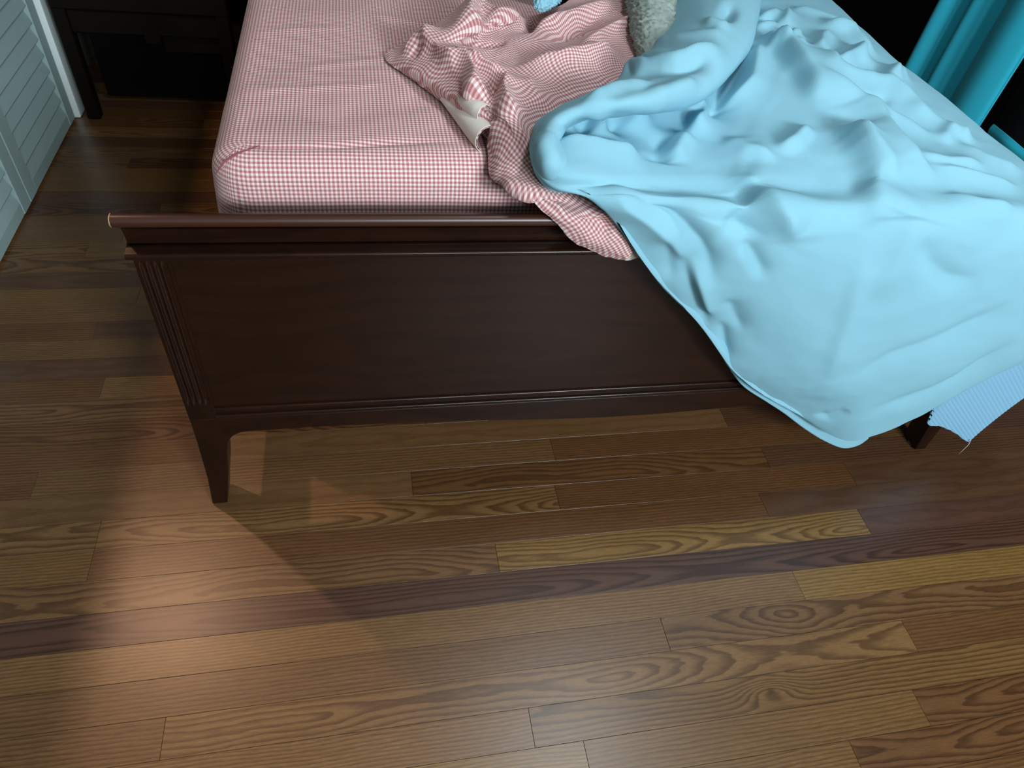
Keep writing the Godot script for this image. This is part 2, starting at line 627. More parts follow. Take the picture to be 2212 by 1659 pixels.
func warm_lamp(at: Vector3, energy: float) -> void:
	var t := thing("wall_sconce", "small brass wall lamp with a bare warm bulb above the closet ledge", "lamp", at)
	var brass := StandardMaterial3D.new()
	brass.albedo_color = Color(0.55, 0.42, 0.2)
	brass.metallic = 1.0
	brass.roughness = 0.35
	obj("bracket", box(Vector3(-0.060, 0.040, -0.012), Vector3(0.0, 0.056, 0.012), 0.003), brass, t)
	obj("wall_plate", box(Vector3(-0.060, 0.0, -0.03), Vector3(-0.052, 0.10, 0.03), 0.003), brass, t)
	var em := StandardMaterial3D.new()
	em.albedo_color = Color(1, 0.85, 0.6)
	em.emission_enabled = true
	em.emission = Color(1.0, 0.62, 0.32)
	em.emission_energy_multiplier = 8.0
	var s := SphereMesh.new()
	s.radius = 0.022
	s.height = 0.044
	s.radial_segments = 20
	s.rings = 10
	obj("bulb", s, em, t)
	var l := OmniLight3D.new()
	l.name = "sconce_light"
	l.light_color = Color(1.0, 0.78, 0.62)
	l.light_energy = energy
	l.light_size = 0.020
	l.omni_range = 8.0
	l.omni_attenuation = 2.0
	l.shadow_enabled = true
	l.position = at
	add_child(l, true)

# ---------------------------------------------------------------- materials
func tex(w: int, h: int, data: PackedByteArray) -> ImageTexture:
	return ImageTexture.create_from_image(Image.create_from_data(w, h, false, Image.FORMAT_RGB8, data))

func grain(w: int, h: int, seed_value: int, length: float, width: float, freq: float, yc: float, depth: float, sway: float, dark: Color, light: Color, fibre: float, contrast: float, knot := Vector3.ZERO) -> ImageTexture:
	# the growth rings of a log cut by a board: rings of spacing 1/freq round an axis at height yc, whose depth below the face drifts along the board
	var n := FastNoiseLite.new()
	n.seed = seed_value
	n.noise_type = FastNoiseLite.TYPE_SIMPLEX_SMOOTH
	n.frequency = 1.0
	n.fractal_octaves = 2
	var data := PackedByteArray()
	data.resize(w * h * 3)
	var at := 0
	var cd := []
	var sw := []
	for i in w:
		var x := length * i / w
		cd.append(depth * n.get_noise_2d(x * 1.3, 3.7) + depth * 0.6 * (x / length - 0.45))
		sw.append(yc + sway * n.get_noise_2d(x * 2.1, 9.1))
	for j in h:
		var y := width * j / h
		for i in w:
			var x := length * i / w
			var dy: float = y - sw[i]
			var dd: float = cd[i]
			var r := sqrt(dy * dy + dd * dd)
			if knot.z > 0.0:
				var k := Vector2((x - knot.x) * 0.55, y - knot.y).length()
				r += knot.z * exp(-k * k / (knot.z * knot.z * 0.8)) * 1.3
			var v := r * freq + n.get_noise_2d(x * 16.0, y * 90.0) * 0.16 + n.get_noise_2d(x * 5.0, y * 30.0) * 0.25
			var f := v - floorf(v)
			var ring := smoothstep(0.30, 0.86, f) * (1.0 - smoothstep(0.90, 1.0, f))
			var fb := n.get_noise_2d(x * 30.0, y * 1500.0) + 0.6 * n.get_noise_2d(x * 90.0 + 50.0, y * 3000.0)
			var blot := n.get_noise_2d(x * 3.0 + 40.0, y * 14.0) * 0.6
			var g := clampf(0.72 - contrast * ring + fibre * fb + 0.14 * blot, 0.0, 1.0)
			if knot.z > 0.0:
				var k := Vector2((x - knot.x) * 0.8, y - knot.y).length()
				g -= 0.6 * exp(-k * k / 0.000012)
			var c := dark.lerp(light, clampf(g, 0.0, 1.0))
			data[at] = int(c.r * 255.0)
			data[at + 1] = int(c.g * 255.0)
			data[at + 2] = int(c.b * 255.0)
			at += 3
	return tex(w, h, data)

func std(c: Color, rough: float, spec := 0.5) -> StandardMaterial3D:
	var m := StandardMaterial3D.new()
	m.albedo_color = c
	m.roughness = rough
	m.metallic_specular = spec
	return m

func noise_tex(size: int, freq: float, octaves: int, seed_value: int, normal := false, bump := 4.0) -> NoiseTexture2D:
	var n := FastNoiseLite.new()
	n.seed = seed_value
	n.frequency = freq
	n.fractal_octaves = octaves
	var t := NoiseTexture2D.new()
	t.width = size
	t.height = size
	t.seamless = true
	t.noise = n
	if normal:
		t.as_normal_map = true
		t.bump_strength = bump
	return t

func materials() -> void:
	# mahogany of the bed
	var mah := std(Color(1, 1, 1), 0.30, 0.26)
	mah.albedo_texture = grain(1024, 256, 5, 1.0, 0.5, 34.0, 0.26, 0.10, 0.02, Color(0.075, 0.042, 0.030), Color(0.17, 0.088, 0.050), 0.12, 0.26)
	mah.clearcoat_enabled = true
	mah.clearcoat = 0.15
	mah.clearcoat_roughness = 0.16
	M.mah = mah
	var fig: StandardMaterial3D = mah.duplicate()
	fig.albedo_texture = grain(1024, 256, 31, 1.2, 0.36, 30.0, 0.19, 0.16, 0.02, Color(0.07, 0.040, 0.029), Color(0.175, 0.094, 0.056), 0.10, 0.17)
	fig.uv1_scale = Vector3(0.68, 2.7, 1)
	M.figured = fig
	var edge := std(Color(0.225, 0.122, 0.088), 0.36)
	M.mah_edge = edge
	M.dark_wood = std(Color(0.06, 0.040, 0.028), 0.45, 0.25)
	# gingham
	var per := 16
	var reps := 8
	var w := per * reps
	var data := PackedByteArray()
	data.resize(w * w * 3)
	var rng := RandomNumberGenerator.new()
	rng.seed = 4
	var at := 0
	for j in w:
		for i in w:
			var a := 1.0 if (i % per) < per * 0.5 else 0.0
			var b := 1.0 if (j % per) < per * 0.5 else 0.0
			var k := a + b     # 2: white square, 1: half tone, 0: red square
			var c := Color(0.89, 0.83, 0.815)
			if k < 0.5: c = Color(0.64, 0.40, 0.41)
			elif k < 1.5: c = Color(0.765, 0.605, 0.605)
			var t := 1.0 + rng.randf_range(-0.05, 0.05)
			data[at] = clampi(int(c.r * t * 255), 0, 255)
			data[at + 1] = clampi(int(c.g * t * 255), 0, 255)
			data[at + 2] = clampi(int(c.b * t * 255), 0, 255)
			at += 3
	var gi := std(Color(1, 1, 1), 0.85, 0.3)
	gi.albedo_texture = tex(w, w, data)
	gi.rim_enabled = true
	gi.rim = 0.15
	M.gingham = gi
	M.white_cloth = std(Color(0.86, 0.83, 0.80), 0.9, 0.3)
	M.seam = std(Color(0.55, 0.30, 0.32), 0.9, 0.3)
	# fleece
	var fl := std(Color(0.515, 0.71, 0.775), 0.95, 0.25)
	fl.rim_enabled = true
	fl.rim = 0.2
	fl.rim_tint = 1.0
	fl.uv1_triplanar = true
	fl.uv1_world_triplanar = true
	fl.uv1_scale = Vector3(20, 20, 20)
	fl.normal_enabled = true
	fl.normal_texture = noise_tex(512, 0.09, 3, 3, true, 3.0)
	fl.normal_scale = 0.22
	M.fleece = fl
	var rb := std(Color(0.50, 0.69, 0.80), 0.95, 0.25)
	rb.uv1_scale = Vector3(1, 1, 1)
	M.ribbed = rb
	M.sherpa = std(Color(0.58, 0.64, 0.62), 1.0, 0.2)
	var cu := std(Color(0.17, 0.70, 0.80), 0.8, 0.35)
	cu.rim_enabled = true
	cu.rim = 0.4
	M.curtain = cu
	M.black_cloth = std(Color(0.05, 0.055, 0.06), 0.95, 0.2)
	M.door = std(Color(0.60, 0.70, 0.70), 0.55, 0.4)
	M.wall = std(Color(0.42, 0.41, 0.38), 0.9, 0.3)
	M.dark_wall = std(Color(0.07, 0.06, 0.055), 0.9, 0.2)
	# floor strips: grains, each in several tones
	var gr := []
	gr.append(grain(1024, 96, 21, 1.3, PW, 150.0, -0.02, 0.010, 0.004, Color(0.52, 0.46, 0.41), Color(1, 1, 1), 0.22, 0.34))
	gr.append(grain(1024, 96, 22, 1.3, PW, 120.0, 0.030, 0.055, 0.012, Color(0.52, 0.46, 0.41), Color(1, 1, 1), 0.20, 0.46))
	gr.append(grain(1024, 96, 23, 1.3, PW, 150.0, 0.020, 0.045, 0.016, Color(0.52, 0.46, 0.41), Color(1, 1, 1), 0.20, 0.50))
	gr.append(grain(1024, 96, 24, 1.3, PW, 190.0, 0.09, 0.03, 0.010, Color(0.52, 0.46, 0.41), Color(1, 1, 1), 0.24, 0.36))
	gr.append(grain(1024, 96, 25, 1.3, PW, 110.0, 0.045, 0.08, 0.020, Color(0.52, 0.46, 0.41), Color(1, 1, 1), 0.20, 0.46))
	gr.append(grain(1024, 96, 26, 1.3, PW, 140.0, 0.055, 0.02, 0.012, Color(0.52, 0.46, 0.41), Color(1, 1, 1), 0.20, 0.48, Vector3(0.30, 0.030, 0.022)))
	gr.append(grain(1024, 96, 27, 1.3, PW, 60.0, 0.03, 0.03, 0.008, Color(0.52, 0.46, 0.41), Color(1, 1, 1), 0.20, 0.16))
	M.grains = gr
	M.tones = [Color(0.49, 0.36, 0.225), Color(0.54, 0.405, 0.25), Color(0.40, 0.28, 0.19), Color(0.565, 0.435, 0.235), Color(0.455, 0.315, 0.185), Color(0.375, 0.255, 0.195), Color(0.505, 0.375, 0.215)]
	M.plank = {}

func plank_material(g: int, t: int) -> StandardMaterial3D:
	var key := g * 10 + t
	if not M.plank.has(key):
		var m := std(M.tones[t], 0.36, 0.5)
		m.albedo_texture = M.grains[g]
		m.clearcoat_enabled = true
		m.clearcoat = 0.40
		m.clearcoat_roughness = 0.33
		M.plank[key] = m
	return M.plank[key]

# ---------------------------------------------------------------- room
func room() -> void:
	var x0 := -0.87
	var x1 := 1.95
	var z0 := -2.40
	var z1 := 2.60
	struct("floor", box(Vector3(x0, -0.06, z0), Vector3(x1, -0.012, z1), 0.001), std(Color(0.10, 0.06, 0.04), 0.8))
	struct("ceiling", box(Vector3(x0 - 0.1, 2.40, z0 - 0.1), Vector3(x1 + 0.1, 2.50, z1 + 0.1), 0.001), std(Color(0.6, 0.6, 0.58), 0.9))
	struct("wall_back", box(Vector3(x0 - 0.1, -0.06, z0 - 0.1), Vector3(x1 + 0.1, 2.40, z0), 0.001), M.dark_wall)
	struct("wall_front", box(Vector3(x0 - 0.1, -0.06, z1), Vector3(x1 + 0.1, 2.40, z1 + 0.1), 0.001), M.wall)
	struct("wall_left", box(Vector3(x0 - 0.1, -0.06, z0), Vector3(x0, 2.40, z1), 0.001), M.wall)
	struct("wall_right", box(Vector3(x1, -0.06, z0), Vector3(x1 + 0.1, 2.40, z1), 0.001), M.dark_wall)

func plank_mesh(length: float, uoff: float, flip: bool) -> ArrayMesh:
	# a strip with eased edges; uv: along the grain and across the strip
	var hw := PW * 0.5 - 0.0003
	var hl := length * 0.5 - 0.0003
	var b := 0.00015
	var st := begin()
	var ring := []
	for lv in [[0.0, -0.012], [0.0, -b], [b, 0.0]]:
		ring.append([Vector3(-hl + lv[0], lv[1], -hw + lv[0]), Vector3(hl - lv[0], lv[1], -hw + lv[0]), Vector3(hl - lv[0], lv[1], hw - lv[0]), Vector3(-hl + lv[0], lv[1], hw - lv[0])])
	var put := func(a: Vector3, c: Vector3, d: Vector3, n: Vector3) -> void:
		var q := [a, c, d]
		if (c - a).cross(d - a).dot(n) > 0.0:
			q = [a, d, c]
		for p in q:
			var v: float = p.z / PW + 0.5
			st.set_uv(Vector2(0.5 + p.x / maxf(1.32, length + 0.02) + uoff * maxf(0.0, 1.0 - (length + 0.02) / 1.32), 1.0 - v if flip else v))
			st.add_vertex(p)
	var top: Array = ring[2]
	put.call(top[0], top[1], top[2], Vector3.UP)
	put.call(top[0], top[2], top[3], Vector3.UP)
	for r in 2:
		for k in 4:
			var l := (k + 1) % 4
			var n: Vector3 = ring[0][k] + ring[0][l]
			n = Vector3(n.x, 0, 0).normalized() if k % 2 == 1 else Vector3(0, 0, n.z).normalized()
			put.call(ring[r][k], ring[r][l], ring[r + 1][l], n + Vector3.UP * 0.3)
			put.call(ring[r][k], ring[r + 1][l], ring[r + 1][k], n + Vector3.UP * 0.3)
	return finish(st)

func planks() -> void:
	var floor_node := get_node("floor")
	var rng := RandomNumberGenerator.new()
	rng.seed = 77
	# rows whose joints and boards the photograph shows: [row, [[end x, grain, tone], ...]]
	var known := {
		7: [[0.05, 3, 6], [0.62, 2, 4], [1.95, 0, 4]],
		6: [[-0.15, 3, 1], [0.70, 3, 6], [1.95, 2, 4]],
		5: [[0.282, 3, 3], [0.85, 0, 6], [1.95, 2, 4]],
		4: [[0.208, 3, 1], [1.95, 5, 6]],
		3: [[-0.316, 0, 0], [0.90, 1, 1], [1.95, 0, 4]],
		2: [[0.461, 0, 0], [1.30, 4, 0], [1.95, 6, 4]],
		1: [[0.739, 3, 1], [1.95, 0, 3]],
		0: [[1.60, 2, 5], [1.95, 6, 5]],
		-1: [[0.200, 4, 0], [0.939, 2, 3], [1.95, 6, 5]],
		-2: [[-0.47, 3, 6], [0.746, 0, 4], [1.95, 6, 2]],
		-3: [[-0.47, 4, 1], [0.335, 2, 1], [0.97, 3, 4], [1.95, 6, 2]],
		-4: [[0.062, 6, 0], [0.80, 4, 4], [1.95, 0, 2]],
		-5: [[-0.596, 3, 4], [0.35, 0, 0], [1.2, 3, 4], [1.95, 0, 5]],
		-6: [[-0.30, 0, 4], [0.75, 6, 0], [1.95, 3, 2]],
		-7: [[0.10, 2, 4], [1.0, 0, 2], [1.95, 3, 2]],
		-8: [[0.25, 1, 0], [1.95, 0, 2]],
		-9: [[-0.533, 0, 4], [0.5, 3, 1], [1.95, 0, 4]],
		-10: [[0.0, 6, 2], [1.95, 3, 4]],
		-11: [[0.2, 3, 0], [1.95, 0, 4]],
		-12: [[-0.581, 0, 4], [0.4, 6, 2], [1.95, 0, 4]],
		-13: [[-0.1, 0, 0], [1.95, 0, 4]],
		-14: [[-0.515, 3, 6], [0.5, 0, 0], [1.95, 0, 4]],
		-15: [[0.2, 6, 2], [1.95, 0, 4]],
	}
	for k in range(-41, 16):
		var bars: Array = known.get(k, [])
		if bars.is_empty():
			var x := -0.87 + rng.randf_range(0.2, 0.9)
			while x < 1.95:
				bars.append([x, [0, 1, 3, 6, 2, 4][rng.randi() % 6], [0, 1, 4, 6, 2, 0][rng.randi() % 6]])
				x += rng.randf_range(0.6, 1.3)
			bars.append([1.95, 0, [0, 4, 6][rng.randi() % 3]])
		var from := -0.87
		for b in bars:
			var length: float = b[0] - from
			if length < 0.02:
				continue
			var mid: float = (b[0] + from) * 0.5
			var m := plank_mesh(length, rng.randf() - 0.5, rng.randf() < 0.5)
			obj("plank", m, plank_material(b[1], b[2]), floor_node, Vector3(mid, rng.randf_range(-0.0002, 0.0001), (k + 0.5) * PW))
			from = b[0]

# ---------------------------------------------------------------- closet with louvred doors
func closet() -> void:
	var far := -1.583
	for d in 3:
		var z1 := far + 0.449 * (d + 1) - 0.0015
		var z0 := far + 0.449 * d + 0.0015
		var o := Node3D.new()
		o.name = "door_%d" % (d + 1)
		o.set_meta("kind", "structure")
		o.set_meta("label", ["white louvred closet door panel farthest from the camera, beside the dark desk", "white louvred closet door panel cut off by the left edge of the view", "white louvred closet door panel nearest the camera, beyond the left edge"][d])
		add_child(o)
		var xf := -0.825
		var xb := -0.850
		var top := 0.965
		obj("stile", box(Vector3(xb, 0.006, z0), Vector3(xf, top, z0 + 0.050), 0.002, 1), M.door, o)
		obj("stile", box(Vector3(xb, 0.006, z1 - 0.052), Vector3(xf, top, z1), 0.002, 1), M.door, o)
		obj("rail", box(Vector3(xb, 0.006, z0 + 0.050), Vector3(xf - 0.001, 0.040, z1 - 0.052), 0.002, 2), M.door, o)
		obj("rail", box(Vector3(xb, top - 0.06, z0 + 0.050), Vector3(xf - 0.001, top, z1 - 0.052), 0.002, 2), M.door, o)
		var st := begin()
		uv_along = 2
		add_box(st, Vector3(-0.003, -0.031, z0 + 0.050), Vector3(0.003, 0.031, z1 - 0.052), 0.0018)
		var slat := finish(st)
		for k in 20:
			var y := 0.066 + 0.042 * k
			if y > top - 0.085:
				break
			var s := obj("slat", slat, M.door, o, Vector3(-0.8385, y, 0))
			s.rotation.z = 0.34
	# jamb at the far end, a ledge over the doors, and the closet's end beyond the near door
	struct("trim_1", box(Vector3(-0.868, 0.0, -1.662), Vector3(-0.814, 0.98, -1.592), 0.003, 1), std(Color(0.90, 0.955, 0.955), 0.5))
	struct("trim_2", box(Vector3(-0.868, 0.0, -0.230), Vector3(-0.815, 0.98, -0.160), 0.003, 1), M.door)
	var ledge := obj("wall_shelf", box(Vector3(-0.868, 0.985, -1.70), Vector3(-0.658, 1.010, 0.60), 0.004, 2), M.door)
	var pel := obj("pelmet", box(Vector3(-0.640, 1.28, -2.0), Vector3(-0.622, 1.66, 0.60), 0.003, 2), M.door)
	tag(pel, "white painted pelmet board hanging in front of the wall lamp over the closet", "pelmet")
	tag(ledge, "long white painted wall shelf running above the louvred closet doors", "shelf")

# ---------------------------------------------------------------- furniture at the back
func desk() -> void:
	var t := thing("desk", "dark wooden desk on square legs in the shadows behind the bed", "desk", Vector3(-0.560, 0, -1.818))
	var m: Material = M.dark_wood
	var xs := [-0.216, 0.196]
	for x in xs:
		for z in [0.215, -0.215]:
			obj("leg", box(Vector3(x - 0.018, 0, z - 0.018), Vector3(x + 0.018, 0.42, z + 0.018), 0.003, 1), m, t)
	obj("rail", box(Vector3(-0.20, 0.245, 0.203), Vector3(0.18, 0.305, 0.225), 0.003, 0), m, t)
	obj("drawer_front", box(Vector3(-0.234, 0.308, 0.205), Vector3(0.214, 0.42, 0.236), 0.004, 0), m, t)
	obj("side_panel", box(Vector3(-0.226, 0.24, -0.2), Vector3(-0.206, 0.42, 0.2), 0.003, 2), m, t)
	obj("bracket", box(Vector3(-0.020, 0.222, 0.19), Vector3(0.022, 0.300, 0.226), 0.003, 1), m, t)
	obj("drawer_box", box(Vector3(0.022, 0.195, -0.19), Vector3(0.178, 0.30, 0.21), 0.003, 0), m, t)
	obj("kneehole_panel", box(Vector3(-0.2, 0.012, 0.085), Vector3(0.18, 0.42, 0.105), 0.003, 0), std(Color(0.035, 0.030, 0.028), 0.8, 0.2), t)
	obj("top", box(Vector3(-0.25, 0.42, -0.245), Vector3(0.235, 0.445, 0.25), 0.005, 0), m, t)

func curtains() -> void:
	# teal curtain on the right wall: pleats along z, hanging from above the frame
	var rows := []
	for k in 8:
		var y := 0.20 + 1.75 * pow(k / 7.0, 1.2)
		var row := []
		var f := 1.0 - 0.04 * k / 7.0
		for p in [[-1.62, 0.00], [-1.585, 0.035], [-1.545, 0.02], [-1.500, -0.012], [-1.462, 0.028], [-1.425, 0.018], [-1.385, -0.016], [-1.345, 0.015], [-1.300, 0.040], [-1.250, 0.045], [-1.205, 0.030], [-1.190, 0.018]]:
			row.append_array([1.885 * 1000.0 - p[1] * 1000.0 * (1.0 + 0.15 * sin(y * 3.0)), y * 1000.0, (-1.40 + (p[0] + 1.40) * f) * 1000.0])
		rows.append(row)
	var t := thing("curtain", "teal blue pleated curtain hanging at the right beyond the bed", "curtain")
	obj("drape", sheet(net(rows, 90, 50), 0.004), M.curtain, t)
	var hem := []
	for k in 3:
		var row := []
		for y in 6:
			row.append_array([1.885 * 1000.0 - [22, 27, 24][k], 200.0 + 1750.0 * y / 5.0, -1206.0 + 9.0 * k + 8.0 * y / 5.0])
		hem.append(row)
	obj("side_hem", sheet(net(hem, 40, 7), 0.006), M.curtain, t)
	# the next panel: black cloth with a blue band along its bottom edge
	var t2 := thing("curtain", "black curtain panel with a blue band along its lower edge", "curtain")
	var body := []
	var band := []
	for k in 12:
		var z := -1.175 + 0.95 * k / 11.0
		var x := 1.90 - 0.012 * sin(k * 1.9)
		var low := 0.238 + 0.006 * sin(k * 2.3)
		body.append([x * 1000, (low + 0.022) * 1000, z * 1000, (x - 0.006) * 1000, 700, z * 1000, x * 1000, 1300, z * 1000, x * 1000, 1950, z * 1000])
		band.append([(x - 0.003) * 1000, low * 1000 - 4, z * 1000, (x - 0.008) * 1000, (low + 0.012) * 1000, z * 1000, (x - 0.005) * 1000, (low + 0.027) * 1000, z * 1000])
	obj("drape", sheet(net(body, 24, 60), 0.003), M.black_cloth, t2)
	obj("hem_band", sheet(net(band, 8, 60), 0.004), M.curtain, t2)
	var rod := std(Color(0.2, 0.2, 0.2), 0.4)
	tag(obj("curtain_rod", tube([Vector3(1.885, 1.965, -1.8), Vector3(1.885, 1.965, 0.0)], [0.012, 0.012]), rod), "dark metal curtain rod along the right wall", "rod")

# ---------------------------------------------------------------- the bed
func bed() -> void:
	var t := thing("bed_frame", "dark mahogany bed with a moulded footboard and tapering legs", "bed")
	var m: Material = M.mah
	var xl := FXL
	var xr := FXR
	# panel
	obj("panel", box(Vector3(xl + 0.03, 0.22, FZ - 0.020), Vector3(xr - 0.03, 0.575, FZ - 0.0006), 0.001, 0, Vector2(0.30, 0.0)), M.figured, t)
	# cove under the top rail
	var cove := []
	for k in 11:
		var a := k / 10.0
		cove.append(Vector2(FZ + 0.001 + 0.020 * pow(1.0 - sin(a * PI * 0.5), 1.0), 0.608 - 0.045 * (1.0 - cos(a * PI * 0.5)) - 0.008 * a))
	cove.append(Vector2(FZ - 0.018, 0.554))
	cove.append(Vector2(FZ - 0.010, 0.585))
	cove.append(Vector2(FZ + 0.012, 0.608))
	obj("cove", extrude_x(cove, xl, xr, true), m, t)
	# top rail with a rounded lip
	var lip := []
	for k in 13:
		var th := -PI * 0.5 + PI * k / 12.0
		lip.append(Vector2(-0.163 + 0.0075 * cos(th), 0.6135 + 0.0075 * sin(th)))
	lip.append(Vector2(-0.168, 0.6203))
	lip.append(Vector2(-0.174, 0.615))
	lip.append(Vector2(-0.190, 0.590))
	lip.append(Vector2(-0.188, 0.580))
	lip.append(Vector2(-0.170, 0.604))
	obj("top_rail", extrude_x(lip, xl, xr, true), M.mah_edge, t)
	for s in [0, 1]:
		obj("worn_end", extrude_x(lip.slice(1, 14), xl - 0.0012 if s == 0 else xr, xl if s == 0 else xr + 0.0012, false), std(Color(0.62, 0.50, 0.36), 0.6), t)
	# bead below the cove
	var bead := []
	for k in 11:
		var th := -PI * 0.5 + PI * k / 10.0
		bead.append(Vector2(-0.1705 + 0.0055 * cos(th), 0.5590 + 0.0048 * sin(th)))
	bead.append(Vector2(-0.178, 0.5650))
	bead.append(Vector2(-0.188, 0.5670))
	bead.append(Vector2(-0.188, 0.5525))
	obj("moulding", extrude_x(bead, xl - 0.001, xr + 0.001, true), m, t)
	# double bead along the bottom of the panel
	for b in [[0.2575, 0.0045], [0.2405, 0.0042]]:
		var p := []
		for k in 9:
			var th := -PI * 0.5 + PI * k / 8.0
			p.append(Vector2(FZ + 0.0005 + b[1] * 0.9 * cos(th), b[0] + b[1] * sin(th)))
		p.append(Vector2(FZ - 0.004, b[0] + b[1]))
		p.append(Vector2(FZ - 0.004, b[0] - b[1]))
		obj("bead", extrude_x(p, xl + 0.037, xr - 0.037, true), m, t)
	# apron with its scalloped lower edge
	var half := [Vector2(-0.243, 0.234), Vector2(-0.241, 0.150), Vector2(-0.2375, 0.168), Vector2(-0.232, 0.181), Vector2(-0.224, 0.190), Vector2(-0.212, 0.1965), Vector2(-0.195, 0.1985), Vector2(-0.156, 0.1985), Vector2(-0.10, 0.1995), Vector2(-0.03, 0.1985), Vector2(0.06, 0.1965), Vector2(0.14, 0.1935), Vector2(0.225, 0.1870), Vector2(0.31, 0.1825), Vector2(0.40, 0.1790)]
	var ap := half.duplicate()
	for k in range(half.size() - 1, -1, -1):
		ap.append(Vector2(0.886 - half[k].x, half[k].y))
	obj("apron", extrude_z(ap, FZ - 0.020, FZ, 0, Vector2(0.1, 0.2)), m, t)
	# fluted posts and tapering legs
	for s in [0, 1]:
		obj("post", post_mesh(s), m, t)
		var leg := [Vector2(-0.2805, 0.236), Vector2(-0.2815, 0.18), Vector2(-0.2850, 0.08), Vector2(-0.2915, 0.004), Vector2(-0.2665, 0.004), Vector2(-0.2600, 0.04), Vector2(-0.2480, 0.10), Vector2(-0.2400, 0.160), Vector2(-0.2390, 0.236)]
		if s == 1:
			for k in leg.size():
				leg[k] = Vector2(0.886 - leg[k].x, leg[k].y)
		obj("leg", extrude_z(leg, FZ - 0.044, FZ + 0.0015, 1, Vector2(0.3, 0.1)), m, t)
		var gx := -0.279 if s == 0 else 0.886 + 0.279
		obj("glide", tube([Vector3(gx, 0.0, FZ - 0.022), Vector3(gx, 0.006, FZ - 0.022)], [0.011, 0.011], 14), std(Color(0.75, 0.74, 0.70), 0.4), t)
		# side rails
		var rx := xl + 0.027 if s == 0 else xr - 0.027
		obj("side_rail", box(Vector3(rx - 0.009, 0.135, -2.15), Vector3(rx + 0.009, 0.285, FZ - 0.045), 0.003, 2), m, t)
	# headboard
	obj("headboard", box(Vector3(xl, 0.10, -2.20), Vector3(xr, 1.02, -2.165), 0.006, 0), m, t)
	for s in [0, 1]:
		var hx := xl + 0.025 if s == 0 else xr - 0.025
		obj("headboard_post", box(Vector3(hx - 0.025, 0.0, -2.21), Vector3(hx + 0.025, 1.06, -2.155), 0.005, 1), m, t)
	for k in 8:
		var z := -0.45 - 0.23 * k
		obj("slat", box(Vector3(xl + 0.045, 0.285, z - 0.03), Vector3(xr - 0.045, 0.300, z + 0.03), 0.002, 0), M.mah_edge, t)

func post_mesh(s: int) -> ArrayMesh:
	# a square post whose front is cut with four upright flutes
	var x0 := -0.2805
	var x1 := -0.2385
	var ys := []
	for k in 41:
		ys.append(lerpf(0.236, 0.556, k / 40.0))
	var nx := 43
	uv_along = 1
	uv_off = Vector2(0.2, 0.3)
	var st := begin(true)
	var P := []
	for y in ys:
		var row := []
		for i in nx:
			var u := float(i) / (nx - 1)
			var x := lerpf(x0, x1, u)
			var z := FZ + 0.0015
			var cut := 0.0
			for f in 4:
				var c := 0.20 + 0.20 * f
				cut = maxf(cut, 1.0 - pow(minf(1.0, absf(u - c) / 0.075), 2.0))
			var open := smoothstep(0.270, 0.282, y) * (1.0 - smoothstep(0.530, 0.542, y))
			z -= 0.0030 * sqrt(cut) * open
			row.append(Vector3(x if s == 0 else 0.886 - x, y, z))
		P.append(row)
	for j in P.size() - 1:
		for i in nx - 1:
			quad(st, P[j][i], P[j][i + 1], P[j + 1][i + 1], P[j + 1][i], Vector3(0, 0, 1))
	st.set_smooth_group(-1)
	var zb := FZ - 0.044
	for e in [[0, -1.0], [nx - 1, 1.0]]:
		var dirn: float = e[1] if s == 0 else -e[1]
		for j in P.size() - 1:
			var a: Vector3 = P[j][e[0]]
			var b: Vector3 = P[j + 1][e[0]]
			quad(st, a, b, Vector3(b.x, b.y, zb), Vector3(a.x, a.y, zb), Vector3(dirn, 0, 0))
	var a0: Vector3 = P[0][0]
	var a1: Vector3 = P[0][nx - 1]
	quad(st, Vector3(a0.x, 0.236, zb), Vector3(a1.x, 0.236, zb), Vector3(a1.x, 0.556, zb), Vector3(a0.x, 0.556, zb), Vector3(0, 0, -1))
	return finish(st)

